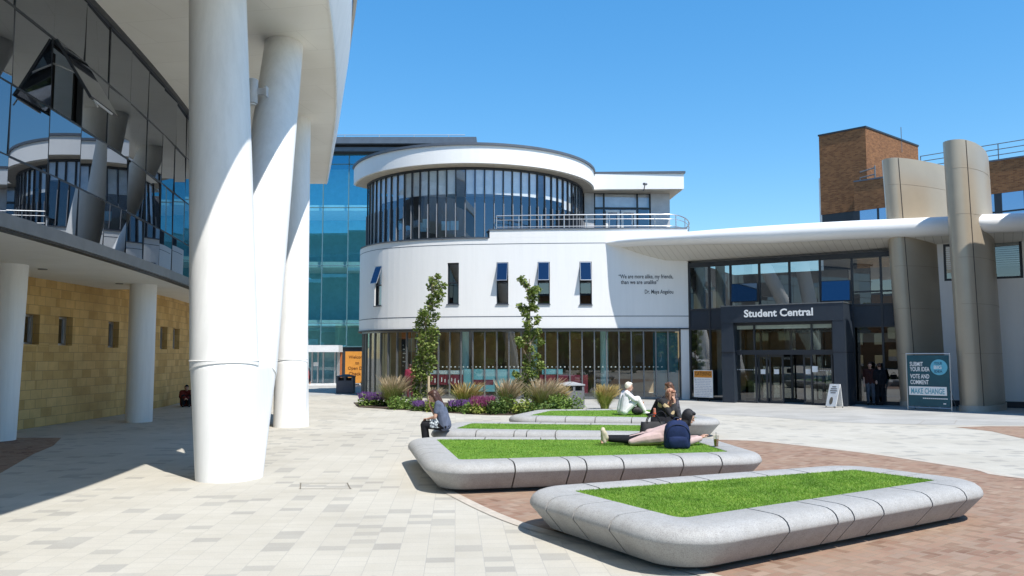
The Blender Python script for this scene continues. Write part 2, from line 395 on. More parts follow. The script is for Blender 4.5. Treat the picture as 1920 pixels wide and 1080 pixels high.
def text_mesh(txt, size=1., extrude=.01, bold=0.):
    c = bpy.data.curves.new('lettering', 'FONT'); c.body = txt; c.size = size; c.extrude = extrude; c.offset = bold; c.resolution_u = 3
    o = bpy.data.objects.new('lettering', c); COL.objects.link(o); bpy.context.view_layer.update()
    me = bpy.data.meshes.new_from_object(o); bpy.data.objects.remove(o); bpy.data.curves.remove(c)
    vs = [v.co.copy() for v in me.vertices]; fs = [tuple(p.vertices) for p in me.polygons]; bpy.data.meshes.remove(me)
    return vs, fs
def text_on(mb, path, txt, d0, z0, width=None, height=None, off=.01, align='l', extrude=.008, bold=0., tilt=None):
    """lettering laid along a path: baseline z0, starts at d0 (or is centred there)"""
    vs, fs = text_mesh(txt, 1., 0., bold)
    x0 = min(v.x for v in vs); x1 = max(v.x for v in vs); y1 = max(v.y for v in vs)
    sc = width/(x1-x0) if width else height/.72
    sy = (height/.72) if height else sc
    W = (x1-x0)*sc; st = d0-W/2 if align == 'c' else d0
    out = [path.pt(st+(v.x-x0)*sc, z0+v.y*sy, off) for v in vs]
    if tilt: out = [tilt(o) for o in out]
    mb.add(out, fs); return W
def rot_about(o, root): return o
# ================================================================= GROUND
def sheet(name, pts, z, m):
    o = MB().quad(*[(p[0], p[1], z) for p in pts]).build(name, m, smooth=0, recalc=False); return struct(o)
sheet('paving', [(-600, -600), (600, -600), (600, 900), (-600, 900)], 0., M_PAVE)
brick_pts = [G(845, 925), G(905, 955), G(980, 985), G(1100, 1018), G(1215, 1048), G(1330, 1080), (2.6, 6.4), (4.5, 4.9), (8.5, 4.2), (12.5, 6.5), (11.4, 9.6),
             G(1920, 897), G(1840, 882), G(1750, 868), G(1650, 853), G(1560, 842), G(1470, 832), G(1400, 826), (3.6, 19.6), (1.5, 19.9), (-.3, 18.2), (-1.1, 15.2), (-1.15, 13.)]
bp_ = Path([(p[0], p[1]) for p in brick_pts]+[(brick_pts[0][0], brick_pts[0][1])], 5)
sheet('brick_paving', bp_.p[:-1], .004, M_HERR)
M_EDGE = mat('pale_kerb_stone', (.45, .40, .34), .85, var=.1, scale=6)
def edging(name, path, w=.16):
    n = len(path.p); mb = MB(); ds = path.steps(0, path.L, .3)
    for a, b in zip(ds, ds[1:]): mb.quad(*[path.pt(a, .008, -w/2), path.pt(b, .008, -w/2), path.pt(b, .008, w/2), path.pt(a, .008, w/2)])
    return struct(mb.build(name, M_EDGE, smooth=0, recalc=False))
edging('kerb_edging', bp_)
b2 = [G(1790, 801), G(1860, 809), G(1920, 823), (16., 19.), (24., 20.), (26., 24.3), G(1920, 799.5), G(1850, 799.5)]
sheet('brick_path', [(p[0], p[1]) for p in b2], .004, M_HERR)
lp = [G(0, 821), G(115, 821), G(100, 836), G(62, 852), G(0, 888), (-12, 12), (-20, 14), (-20, 19)]
sheet('brick_path_shaded', [(p[0], p[1]) for p in lp], .004, M_HERR)
sl_ = [(-2.5, 33.6), (1.4, 31.4), (4.2, 31.2), G(1290, 775), G(1420, 781), G(1600, 793), G(1760, 797), G(1920, 797.5), (34, 20.), (44, 24), (30, 40), (10, 44), (-1, 37.5)]
sheet('grey_pavement', [(p[0], p[1]) for p in sl_], .004, M_SLAB)
sheet('grey_pavement_entrance', [(-16, 41.2), (-6.2, 41.2), (-6.2, 57), (-16, 57)], .004, M_SLAB)

# ================================================================= LEFT OVAL BUILDING
OB = thing('oval_building', 'big white building with curved overhanging storey on forked columns and mirrored glass', 'building', (-10, 18, 0))
LIP = Path([(-4.6, -8), (-3.1, -3), (-2.66, 1.5), (-2.64, 4.4), (-2.72, 7.9), (-3.15, 11.6), (-3.9, 16.4), (-4.35, 19.0), (-4.95, 22.0), (-5.6, 24.9), (-6.5, 28.4), (-8.2, 34.9)], 6)
GW = Path([(-8.62, 4.), (-8.62, 8), (-8.70, 12), (-8.92, 15.5), (-9.28, 18.8), (-9.72, 22), (-10.42, 26.2)], 6)
ZS = 9.6
# soffit slab with the fascia above it
mb = MB(); ds = LIP.steps(0, LIP.L, .5)
inner = [(-9.9, 34.9), (-13, 34.9), (-24, 34.9), (-24, -8)]
lip = [LIP.at(d) for d in ds]
mb.prism([(p.x, p.y) for p in lip]+inner[1:], ZS, ZS+.3)
mb.build('soffit', M_SOFF, OB, smooth=30)
mb = MB(); rings = []
for d in ds:
    rings.append([LIP.pt(d, ZS-.02, .012), LIP.pt(d, ZS+.12, .06), LIP.pt(d, ZS+2.1, .40), LIP.pt(d, ZS+2.1, -.2), LIP.pt(d, ZS+.31, -.2), LIP.pt(d, ZS+.31, -.05), LIP.pt(d, ZS-.02, -.03)])
fas = mb.loft(rings).build('fascia', M_COLW, OB, smooth=40)
mb = MB(); rings = [[LIP.pt(d, ZS+2.1, .36), LIP.pt(d, ZS+3.9, .52), LIP.pt(d, ZS+3.9, -.2), LIP.pt(d, ZS+2.1, -.2)] for d in ds]
up = mb.loft(rings).build('upper_window_band', G_LEFT, OB, smooth=40)
mb = MB(); rings = [[LIP.pt(d, ZS+3.9, .62), LIP.pt(d, ZS+4.5, .62), LIP.pt(d, ZS+4.5, -.4), LIP.pt(d, ZS+3.9, -.4)] for d in ds]
mb.loft(rings).build('roof_edge', M_COLW, OB, smooth=40)
MB().prism([(p.x, p.y) for p in [LIP.at(d, -.2) for d in ds]]+inner[1:], ZS+2.1, ZS+2.3).build('upper_floor', M_INT, OB, smooth=0)
MB().prism([(p.x, p.y) for p in [LIP.at(d, -.3) for d in ds]]+inner[1:], ZS+4.2, ZS+4.4).build('roof', M_TRIM, OB, smooth=0)
# mirrored curtain wall: panes each very slightly out of true
ZR = [4.45, 5.47, 6.75, 8.13, 9.6]
dwin0 = GW.s_px(97, 8.13); dwin1 = GW.s_px(155, 8.13)
PITCH = dwin1-dwin0
cols = []; d = dwin0
while d > 0: d -= PITCH
d += PITCH
while d < GW.L+.01: cols.append(d); d += PITCH
if GW.L-cols[-1] > .35: cols.append(GW.L)
mb = MB(); rr = random.Random(5)
openk = min(range(len(cols)), key=lambda i: abs(cols[i]-dwin0))
for i in range(len(cols)-1):
    for j in range(4):
        if i == openk and j == 2: continue
        a, b = cols[i]+.012, cols[i+1]-.012; z0, z1 = ZR[j]+.012, ZR[j+1]-.012
        t1, t2 = rr.gauss(0, .009), rr.gauss(0, .006)
        mb.quad(GW.pt(a, z0, .03-t1-t2), GW.pt(b, z0, .03+t1-t2), GW.pt(b, z1, .03+t1+t2), GW.pt(a, z1, .03-t1+t2))
cw = mb.build('curtain_wall', G_LEFT, OB, smooth=0, recalc=False)
mb = MB()
for d in cols: post(mb, GW, d, .03, 4.45, 9.6, .034, -.08)
for z in ZR[1:-1]: strip(mb, GW, 0, GW.L, z-.02, z+.02, .036, -.08)
strip(mb, GW, 0, GW.L, 9.46, 9.6, .10, -.08)
mb.build('glazing_frame', M_DARK, cw)
# backing behind the panes, leaving the open window's hole
a, b = cols[openk], cols[openk+1]
mb = MB(); holed_wall(mb, GW, 0, GW.L, 4.45, 9.6, [(a+.02, b-.02, ZR[2]+.02, ZR[3]-.02)], .04)
o = mb.build('curtain_backing', M_BLK, OB); o.data.transform(Matrix.Translation((-.14, 0, 0)))
q = GW.at((a+b)/2, -1.0)
MB().box((q.x, q.y, 7.4), (.1, 3, 2.4), math.atan2(GW.nrm(a).y, GW.nrm(a).x)).build('interior_wall', M_INT, OB)
# the open top-hung sash
ow = thing('x', '', ''); bpy.data.objects.remove(ow)
ang = math.radians(31); hz = ZR[3]-.03; hh = ZR[3]-ZR[2]-.06
def sash(p, d0, d1, top, hgt, ang, off=.05):
    """corner function of a sash hinged along its top edge"""
    def f(u, v, w=0.):
        out = off+math.sin(ang)*v*hgt+math.cos(ang)*w; z = top-math.cos(ang)*v*hgt+math.sin(ang)*w
        A, B = p.pt(d0, z), p.pt(d1, z); n = p.nrm((d0+d1)/2)
        q = A.lerp(B, u); return Vector((q.x+n.x*out, q.y+n.y*out, z))
    return f
def sash_build(f, parent, mframe, mglass, fw=.06, th=.05, name='open_sash'):
    mb = MB()
    for (u0, u1, v0, v1) in ((0, 1, 0, fw), (0, 1, 1-fw, 1), (0, fw, fw, 1-fw), (1-fw, 1, fw, 1-fw)):
        vs = [f(u, v, w_) for w_ in (0, th) for u, v in ((u0, v0), (u1, v0), (u1, v1), (u0, v1))]
        mb.add(vs, [(3, 2, 1, 0), (4, 5, 6, 7), (0, 1, 5, 4), (1, 2, 6, 5), (2, 3, 7, 6), (3, 0, 4, 7)])
    s_ = mb.build(name, mframe, parent, smooth=0)
    e = fw*.4
    MB().quad(f(e, 1-e, th+.004), f(1-e, 1-e, th+.004), f(1-e, e, th+.004), f(e, e, th+.004)).build('pane', mglass, s_, smooth=0, recalc=False)
    return s_
f = sash(GW, a+.02, b-.02, hz, hh, ang)
so = sash_build(f, OB, M_DARK, G_LEFT, .04, .05)
for st_ in (([f(.1, 1.0, .02), f(.75, 1.02, .02)], .024), ([GW.pt(a+.06, ZR[2]+.9, .0), f(.03, .55, .0)], .018), ([f(.12, 1.02, .02), f(.12, 1.12, .02)], .015)): MB().tube(st_[0], st_[1], 8).build('stay', M_ALU, so)

# trim, lower soffit, stone wall
strip(MB(), GW, 0, GW.L, 4.2, 4.45, .10, -.15).build('sill_trim', M_TRIM, OB)
strip(MB(), GW, 0, GW.L, 4.17, 4.2, .04, -.15).build('drip_edge', M_DARK, OB)
gp = [GW.at(d, -.05) for d in GW.steps(0, GW.L, .6)]
MB().prism([(p.x, p.y) for p in gp]+[(-12.2, 26.4), (-26, 26.4), (-26, 5)], 4.21, 4.36).build('lower_soffit', M_SOFF, OB, smooth=0)
MB().prism([(-10.35, 26.2), (-10.9, 38), (-26, 38), (-26, 26.2)], 4.38, 4.6).build('rear_soffit', M_SOFF, OB, smooth=0)
MB().prism([(-10.5, 26.25), (-11.4, 34.5), (-24, 34.5), (-24, 26.25)], 4.6, 9.6).build('rear_wall', M_INT, OB, smooth=0)
SW = Path([(-14.4, 13), (-13.55, 19.5), (-13.45, 22), (-13.4, 27.6), (-13.9, 32.5), (-15.3, 40)])
holes = []
for (x0, x1, y0, y1) in ((45, 73, 588, 646), (111, 135, 593, 648), (204, 222, 602, 652), (301, 313, 612, 655), (325, 336, 615, 655)):
    d0, z1 = SW.pz(x0, y0); d1, z0 = SW.pz(x1, (y1)); _, z1b = SW.pz(x1, y0+2); holes.append((d0, d1, z0, (z1+z1b)/2))
o = holed_wall(MB(), SW, 0, SW.L, 0, 4.6, holes, .3, 2.).build('stone_wall', M_STONE, OB, smooth=0); wall_uv(o)
for (d0, d1, z0, z1) in holes:
    mb = MB()
    for (p, q, r, s_) in ((d0, d1, z0, z0+.06), (d0, d1, z1-.06, z1), (d0, d0+.07, z0+.06, z1-.06), (d1-.07, d1, z0+.06, z1-.06)): strip(mb, SW, p, q, r, s_, -.20, -.29, 9)
    wf = mb.build('window', M_ALU, OB, smooth=0)
    MB().quad(SW.pt(d0+.05, z0+.05, -.25), SW.pt(d1-.05, z0+.05, -.25), SW.pt(d1-.05, z1-.05, -.25), SW.pt(d0+.05, z1-.05, -.25)).build('pane', G_LEFT, wf, smooth=0, recalc=False)
# columns
def leg_mb(p0, r0, p1, r1, n=40): return MB().tube([p0, Vector(p0).lerp(Vector(p1), .5), p1], [r0, (r0+r1)/2, r1], n)
def forked(base, rb, rr1, t1, r1, t2, r2, ring_z, parent):
    """a trunk that splits into two leaning legs; a shadow-gap ring marks the split"""
    b0 = Vector((base[0], base[1], 0)); T1 = Vector((*t1, ZS+.02)); T2 = Vector((*t2, ZS+.02))
    # the legs' axes start a little apart at the foot
    s1 = b0+Vector((-.02, -.02, 0)); s2 = b0+Vector((.05, .10, 0))
    rings = []
    for i in range(16):
        f_ = min(1, i/12); z = ring_z*f_+max(0, i-12)*.012; c1 = s1.lerp(T1, z/ZS); c2 = s2.lerp(T2, z/ZS); ra = rb+(rr1*.982-rb)*f_-max(0, i-12)**2*.012; pts = []
        pl = [(c1.x+ra*math.cos(a), c1.y+ra*math.sin(a)) for a in [2*PI*k/72 for k in range(72)]]+[(c2.x+ra*.96*math.cos(a), c2.y+ra*.96*math.sin(a)) for a in [2*PI*k/72 for k in range(72)]]
        cx, cy = (c1.x+c2.x)/2, (c1.y+c2.y)/2
        ring = []
        for k in range(64):   # support-function hull, sampled evenly
            a = 2*PI*k/64; dx, dy = math.cos(a), math.sin(a)
            best = 0
            # ray/hull: union of two discs and the strip between them
            for (ox, oy, r_) in [(c1.x+(c2.x-c1.x)*q/8, c1.y+(c2.y-c1.y)*q/8, ra*(1-.04*q/8)) for q in range(9)]:
                px_, py_ = cx-ox, cy-oy; bb = px_*dx+py_*dy; cc = px_*px_+py_*py_-r_*r_; D = bb*bb-cc
                if D > 0: best = max(best, -bb+math.sqrt(D))
            ring.append((cx+dx*best, cy+dy*best, z))
        rings.append(ring)
    trunk = MB().loft(rings).build('forked_column', M_COLW, parent, smooth=50)
    c1 = s1.lerp(T1, (ring_z-.13)/ZS); c2 = s2.lerp(T2, (ring_z-.25)/ZS)
    leg_mb(c1, rr1*.996, T1, r1).build('leg', M_COLW, trunk, smooth=50)
    leg_mb(c2, rr1*.958, T2, r2).build('leg', M_COLW, trunk, smooth=50)
    rc = s1.lerp(T1, ring_z/ZS)
    ring = [rc+Vector(((rr1-.001)*math.cos(a), (rr1-.001)*math.sin(a), 0)) for a in [PI*.86+1.22*PI*k/40 for k in range(41)]]
    MB().tube(ring, .010, 6).build('joint_ring', M_COLW, trunk)
    return trunk
forked((-4.655, 13.32), .485, .56, (-5.63, 14.75), .505, (-5.57, 19.05), .45, 1.92, OB)
forked((-6.32, 23.05), .455, .475, (-6.95, 25.25), .46, (-8.25, 29.6), .44, 1.92, OB)
def plain_col(b, t, r, z1, parent):
    MB().tube([(*b, 0), (*t, z1)], r, 40).build('column', M_COLW, parent, smooth=50)
plain_col((-11.42, 24.7), (-11.42, 24.7), .385, 4.22, OB)
plain_col((-12.27, 19.25), (-12.15, 19.25), .40, 4.22, OB)
plain_col((-13.0, 13.6), (-12.9, 13.6), .40, 4.22, OB)
for (px, py) in ((80, 505), (224, 532)):
    q = G(px, py, 4.2); MB().tube([(q.x, q.y, 4.212), (q.x, q.y, 4.19)], .11, 20).build('downlight', M_TRIM, OB)

# ================================================================= WHITE CURVED BUILDING
DB = thing('curved_white_building', 'white rendered building with glazed drum storey, slit windows and a glass cafe front', 'building', (0, 40, 0))
LW = Path([(-7.2, 52), (-8.0, 47.5), (-8.32, 45), (-8.2, 43.0), (-7.78, 41.3), (-6.66, 39.65), (-5.0, 38.65), (-2.82, 38.0), (-.46, 37.68), (1.48, 37.5), (3.47, 37.38), (6.0, 37.3), (8.25, 37.32)], 8)
d675 = LW.s_px(683, 4.5, LW.L*.45, LW.L)
def lwz(px, py):
    d = LW.s_px(px, 4., LW.L*.42, LW.L)
    for _ in range(4):
        z = U(px, py, LW.at(d).y).z; d = LW.s_px(px, z, LW.L*.42, LW.L)
    return d, z
Z_SILL = lwz(900, 447)[1]; Z_GL = lwz(960, 615.5)[1]; Z_PAR = lwz(1030, 430)[1]
DCX, DCY, DR = -2.08, 44.0, 5.99
dstep = lwz(918, 440)[0]
wins = []
for (x0, x1, y0, y1) in ((703, 715, 500, 573), (839, 860, 493, 570), (931, 953, 492, 570), (1008, 1031, 491, 570), (1086.5, 1110, 490.5, 571)):
    d0, z1 = lwz(x0, y0); d1, z0 = lwz(x1, y1); wins.append((d0, d1, z0, z1))
M_WW = M_WHITE
mb = MB(); holed_wall(mb, LW, 0, LW.L, Z_GL, Z_SILL, wins, .3, .35)
wl = mb.build('wall', M_WW, DB, smooth=40)
strip(MB(), LW, dstep, LW.L, Z_SILL+.002, Z_PAR, 0, -.3, .35).build('terrace_parapet', M_WW, DB, smooth=40)
strip(MB(), LW, dstep-.05, LW.L, Z_PAR, Z_PAR+.06, .04, -.34, .35).build('parapet_coping', M_COPE, DB, smooth=40)
for (xa, ya, t) in ((960, 457, .025), (960, 593.3, .035)):
    z = lwz(xa, ya)[1]; mb = MB(); strip(mb, LW, 0 if ya > 500 else d675-4, LW.L, z-t/2, z+t/2, .006, -.02, .35); mb.build('wall_joint', M_COPE, DB, smooth=40)
strip(MB(), LW, 0, LW.L, Z_GL-.06, Z_GL, .05, -.4, .35).build('drip_edge', M_DARK, DB, smooth=40)
strip(MB(), LW, dstep-8.2, dstep-.05, Z_SILL, Z_SILL+.05, .05, -.3, .3).build('sill', M_COPE, DB, smooth=40)
for k, (d0, d1, z0, z1) in enumerate(wins):
    mb = MB(); zm = z0+(z1-z0)*.52
    for (p, q, r, s_) in ((d0, d1, z0, z0+.05), (d0, d1, z1-.05, z1), (d0, d0+.045, z0+.05, z1-.05), (d1-.045, d1, z0+.05, z1-.05), (d0+.045, d1-.045, zm-.03, zm+.03)): strip(mb, LW, p, q, r, s_, -.07, -.17, 9)
    wf = mb.build('window', M_DARK, DB, smooth=0)
    strip(MB(), LW, d0-.03, d1+.03, z0-.04, z0, .05, -.1, 9).build('sill', M_COPE, wf, smooth=0)
    MB().quad(LW.pt(d0+.04, z0+.04, -.15), LW.pt(d1-.04, z0+.04, -.15), LW.pt(d1-.04, zm, -.15), LW.pt(d0+.04, zm, -.15)).build('pane', G_SC, wf, smooth=0, recalc=False)
    if k == 1:
        MB().quad(LW.pt(d0+.04, zm, -.15), LW.pt(d1-.04, zm, -.15), LW.pt(d1-.04, z1-.04, -.15), LW.pt(d0+.04, z1-.04, -.15)).build('pane', G_SC, wf, smooth=0, recalc=False)
    else:
        f = sash(LW, d0+.03, d1-.03, z1-.03, z1-zm-.03, math.radians(20), -.05)
        sash_build(f, wf, M_ALU, mirror_glass('blue_sash_glass', (.01, .02, .04), (.12, .19, .29), .45) if 'blue_sash_glass' not in bpy.data.materials else bpy.data.materials['blue_sash_glass'], .07, .04)
# dark box behind each slit window
mb = MB()
strip(mb, LW, d675-1, LW.L, Z_GL+.01, Z_SILL-.01, -1.6, -1.7, .5); mb.build('interior_wall', M_INT, DB, smooth=0)
# cafe glazing
CG = LW
ZB = .12
d0c = lwz(681, 700)[0]; d1c = lwz(1278, 700)[0]
mb = MB()
for a, b in zip(*(lambda s: (s, s[1:]))(CG.steps(d0c-3, d1c, .585))):
    t = R.gauss(0, .002); mb.quad(CG.pt(a, ZB, -.22-t), CG.pt(b, ZB, -.22+t), CG.pt(b, Z_GL-.06, -.22+t), CG.pt(a, Z_GL-.06, -.22-t))
mbf = MB(); dsm = CG.steps(d0c-3, d1c, .585)
for d in dsm: post(mbf, CG, d, .055, ZB, Z_GL-.06, -.16, -.30)
strip(mbf, CG, d0c-3, d1c, ZB-.1, ZB, -.15, -.32); strip(mbf, CG, d0c-3, d1c, Z_GL-.15, Z_GL-.065, -.15, -.32)
cf = mbf.build('cafe_glazing', M_TRIM, DB, smooth=30)
mb.build('pane', G_CAFE, cf, smooth=0, recalc=False)
strip(MB(), CG, d1c, LW.L, 0, Z_GL-.002, 0, -.35).build('wall_pier', M_WW, DB, smooth=30)
strip(MB(), CG, d1c-.02, d1c, ZB, Z_GL-.07, -.1, -.3, 9).build('jamb', M_DARK, DB, smooth=0)
# cafe inside
cin = [CG.at(d, -.35) for d in CG.steps(d0c-3, d1c+.4, .6)]
back = [(9.2, 46.), (-6.5, 46.)]
MB().prism([(p.x, p.y) for p in cin]+back, .01, .03).build('interior_floor', mat('cafe_floor', (.55, .52, .47), .5), DB, smooth=0)
MB().prism([(p.x, p.y) for p in cin]+back, Z_GL+.05, Z_GL+.15).build('interior_ceiling', M_INTW, DB, smooth=0)
MB().box((1.4, 44.2, 1.7), (19, .2, 3.4)).build('interior_wall', mat('cafe_back_wall', (.36, .27, .17), .8), DB)
mb = MB()
for (xa, xb) in ((835, 862), (888, 930), (948, 990), (1008, 1045), (1066, 1092)):
    A, B = U(xa, 650, 42.0), U(xb, 650, 42.0); mb.box(((A.x+B.x)/2, 42, 1.75), (B.x-A.x, .12, 2.9))
mb.build('timber_screen', M_INTB, DB)
for px in (872, 1133, 764, 1000):
    q = U(px, 650, 39.6); MB().tube([(q.x, q.y, .03), (q.x, q.y, Z_GL)], .20, 20).build('interior_column', M_TEAL, DB, smooth=50)
mb = MB()
for (xa, xb) in ((684, 694), (697, 707), (709, 721)):
    a, b = lwz(xa, 690)[0], lwz(xb, 690)[0]; strip(mb, CG, a, b, .55, Z_GL-.2, -.40, -.44)
mb.build('blind', M_BLINDB, DB)
a, b = lwz(1228, 690)[0], lwz(1275, 690)[0]; strip(MB(), CG, a, b, .15, Z_GL-.2, -.40, -.44).build('teal_curtain', mat('deep_teal_cloth', (.03, .13, .17), .8), DB, smooth=0)
def graphic(xa, xb, ya, yb, m, name='window_graphic', off=-.235):
    a, z1 = lwz(xa, ya); b, z0 = lwz(xb, yb); mb = MB(); ds = CG.steps(a, b, .3)
    for p, q in zip(ds, ds[1:]): mb.quad(CG.pt(p, z0, off), CG.pt(q, z0, off), CG.pt(q, z1, off), CG.pt(p, z1, off))
    o = mb.build(name, m, DB, smooth=0, recalc=False); return o, a, b, z0, z1
o, a, b, z0, z1 = graphic(801, 866, 694.5, 702, mat('pale_graphic', (.42, .52, .56), .5))
mb = MB(); text_on(mb, CG, 'F U S I O N', (a+b)/2+.1, z0+.03, width=(b-a)*.72, height=(z1-z0)*.75, off=-.228, align='c'); mb.build('lettering', M_PLASTW, DB, smooth=0)
graphic(801, 866, 702.5, 722, M_RED); graphic(868, 974, 692, 735, M_LTEAL); graphic(1016, 1055, 692, 702, M_LTEAL); graphic(1012, 1103, 703, 738, M_RED); graphic(884, 924, 712, 722, mat('maroon_stripe', (.12, .02, .04), .5), off=-.232)
mb = MB()
for px in range(803, 1250, 8):
    d, z = lwz(px, 688); q = CG.pt(d, z, -.232); mb.box(q, (.06, .006, .05))
mb.build('manifestation_dots', M_PLASTW, DB, smooth=0)
mb = MB()
for i in range(9):
    d, z = lwz(806+i*6.4, 712+ (i % 3)*2); mb.box(CG.pt(d, z, -.231), (.035, .006, .16+.05*(i % 2)))
mb.build('graphic_bars', M_PLASTW, DB, smooth=0)
# drum storey
def arc(r, a0, a1, n=60): return Path([(DCX+r*math.cos(a0+(a1-a0)*i/n), DCY+r*math.sin(a0+(a1-a0)*i/n)) for i in range(n+1)])
DA = arc(DR, PI*1.12, PI*2.06, 90)
ztop = U(872, 313.5, DCY-DR).z
def daz(px, py=400): return DA.s_px(px, 9., DA.L*.08, DA.L*.93)
w0, w1 = DA.L*.0, DA.L
NP = 38
mb = MB(); ds = [w0+(w1-w0)*i/NP for i in range(NP+1)]
fr = MB()
for d in ds: post(fr, DA, d, .045, Z_SILL+.05, ztop, .012, -.06)
strip(fr, DA, 0, DA.L, Z_SILL+.0, Z_SILL+.10, .03, -.12); strip(fr, DA, 0, DA.L, ztop-.10, ztop, .03, -.12)
uf = fr.build('drum_glazing', M_DARK, DB, smooth=30)
for a, b in zip(ds, ds[1:]):
    t = R.gauss(0, .004); mb.quad(DA.pt(a, Z_SILL+.1, -.05-t), DA.pt(b, Z_SILL+.1, -.05+t), DA.pt(b, ztop-.1, -.05+t), DA.pt(a, ztop-.1, -.05-t))
mb.build('pane', G_DRUM, uf, smooth=0, recalc=False)
mb = MB(); fins_ = MB()
for i, (a, b) in enumerate(zip(ds, ds[1:])):
    m_ = (a+b)/2; px = proj(*DA.pt(m_, 9))[0]
    if px < 716: zz, tgt = Z_SILL+.15, 'b'
    else:
        zz = ztop-(1.35 if px < 745 else 1.28 if px < 1060 else 1.6)
        if i in (14, 23, 29): continue
    strip(mb, DA, a+.05, b-.05, zz, ztop-.1, -.09, -.115, .5)
mb.build('blind', M_BLIND, DB, smooth=0)
for d in ds[::1]: strip(fins_, DA, d-.014, d+.014, Z_SILL+.1, Z_SILL+1.75, .06, .02, 9)
fins_.build('glazing_fin', mat('fin_grey', (.30, .31, .33), .5), DB, smooth=0)
rin = arc(DR-.35, PI*1.0, PI*2.2, 50)
MB().prism([(p.x, p.y) for p in rin.p], Z_SILL-.3, Z_SILL+.06).build('upper_floor', M_INT, DB, smooth=0)
MB().prism([(p.x, p.y) for p in rin.p], ztop-.02, ztop+.1).build('upper_ceiling', M_INTW, DB, smooth=0)
MB().box((DCX+1, DCY+1.2, (Z_SILL+ztop)/2), (13.4, .2, ztop-Z_SILL)).build('interior_partition', mat('office_wall', (.10, .11, .125), .8), DB)
mb = MB()
for (px, w_, z_) in ((790, .8, .9), (795, .5, 1.1), (835, .8, .9), (852, .8, .9), (740, .5, 1.2)):
    q = U(px, 420, DCY-DR+.9); mb.box((q.x, DCY-math.sqrt(max(.5, (DR-.9)**2-(q.x-DCX)**2)), Z_SILL+z_*.9), (w_*.5, .05, .45))
mb.build('office_screen', mat('screen_blue', (.25, .50, .62), .4), DB)
# roof: overhanging band, drum part + straight wing
RP = [(DCX+6.62*math.cos(a), DCY+6.62*math.sin(a)) for a in [PI*1.08+(PI*.905)*i/70 for i in range(71)]]
zb0, zt0 = ztop+.06, U(872, 268.5, DCY-6.62).z
kk = min(range(len(RP)), key=lambda i: abs(proj(*RP[i], zb0)[0]-1120) if i > 35 else 9e9)
RP = RP[:kk+1]
q = U(1283, 340, 43.2)
roofpoly = RP+[(q.x, 43.3), (q.x-.3, 48), (-2, 51)]
MB().prism(roofpoly, zb0, zt0-.09).build('roof_band', M_WW, DB, smooth=30)
def grow(poly, s_): return poly
cop = [(DCX+(x-DCX)*1.012, DCY+(y-DCY)*1.012) if i <= kk else ((x+.08, y-.08) if i == kk+1 else (x, y)) for i, (x, y) in enumerate(roofpoly)]
MB().prism(cop, zt0-.09, zt0+.03).build('roof_coping', M_COPE, DB, smooth=30)
sofp = [(DCX+(x-DCX)*.985, DCY+(y-DCY)*.985) if i <= kk else ((x-.1, y+.1) if i == kk+1 else (x, y)) for i, (x, y) in enumerate(roofpoly)]
MB().prism(sofp, zb0-.05, zb0-.004).build('roof_soffit', mat('beige_soffit', (.55, .49, .40), .7), DB, smooth=30)
# terrace room
TY = 44.4
TWp = Path([(U(1096, 400, TY-.2).x, TY-.2), (U(1256, 400, TY).x, TY)])
d_a, d_b = TWp.s_px(1114, 9), TWp.s_px(1221, 9)
zh = U(1165, 356, TY).z
M_GP = mat('pale_grey_panel', (.52, .53, .55), .45)
holed_wall(MB(), TWp, 0, TWp.L, Z_SILL-.3, zb0-.05, [(d_a, d_b, Z_SILL-.2, zh)], .2, .9).build('terrace_wall', M_GP, DB, smooth=0)
x2 = TWp.p[-1].x
MB().box((x2-.15, TY+2.1, (Z_SILL-.3+zb0-.05)/2), (.3, 3.8, zb0-Z_SILL+.2)).build('terrace_side_wall', M_GP, DB, smooth=0)
mb = MB(); zt_ = U(1165, 391, TY).z
for p, q_, r, s_ in ((d_a, d_b, zh-.1, zh), (d_a, d_b, zt_-.05, zt_+.05), (d_a, d_a+.08, Z_SILL-.2, zh), (d_b-.08, d_b, Z_SILL-.2, zh)): strip(mb, TWp, p, q_, r, s_, -.04, -.16, 9)
for px in (1133, 1196): post(mb, TWp, TWp.s_px(px, 9), .09, Z_SILL-.2, zh-.1, -.045, -.155)
tw = mb.build('terrace_window', M_DARK, DB, smooth=0)
MB().quad(TWp.pt(d_a, Z_SILL-.2, -.1), TWp.pt(d_b, Z_SILL-.2, -.1), TWp.pt(d_b, zh, -.1), TWp.pt(d_a, zh, -.1)).build('pane', G_DRUM, tw, smooth=0, recalc=False)
mb = MB(); strip(mb, TWp, d_a, d_b, zh-.95, zh-.1, -.30, -.34, 9); mb.build('blind', M_BLIND, tw, smooth=0)
strip(MB(), TWp, d_a-.2, d_b+.2, Z_SILL-.3, zh, -1.5, -1.6, 9).build('room_wall', mat('room_blue', (.12, .16, .22), .7), DB, smooth=0)
for (xa, xb) in ((1136, 1162), (1165, 1193)):
    a, b = TWp.s_px(xa, 8.5), TWp.s_px(xb, 8.5); mb = MB(); z1 = U(xa, 395, TY).z
    for p, q_, r, s_ in ((a, a+.13, Z_SILL-.2, z1), (b-.13, b, Z_SILL-.2, z1), (a+.13, b-.13, z1-.14, z1)): strip(mb, TWp, p, q_, r, s_, .05, -.03, 9)
    dr = mb.build('terrace_door', M_PLASTW, DB, smooth=0)
MB().prism([(p.x, p.y) for p in [LW.at(d, -.31) for d in LW.steps(dstep, LW.L, .6)]]+[(8.6, 46), (-1.2, 46)], Z_SILL-.25, Z_SILL-.02).build('terrace_floor', M_TRIM, DB, smooth=0)
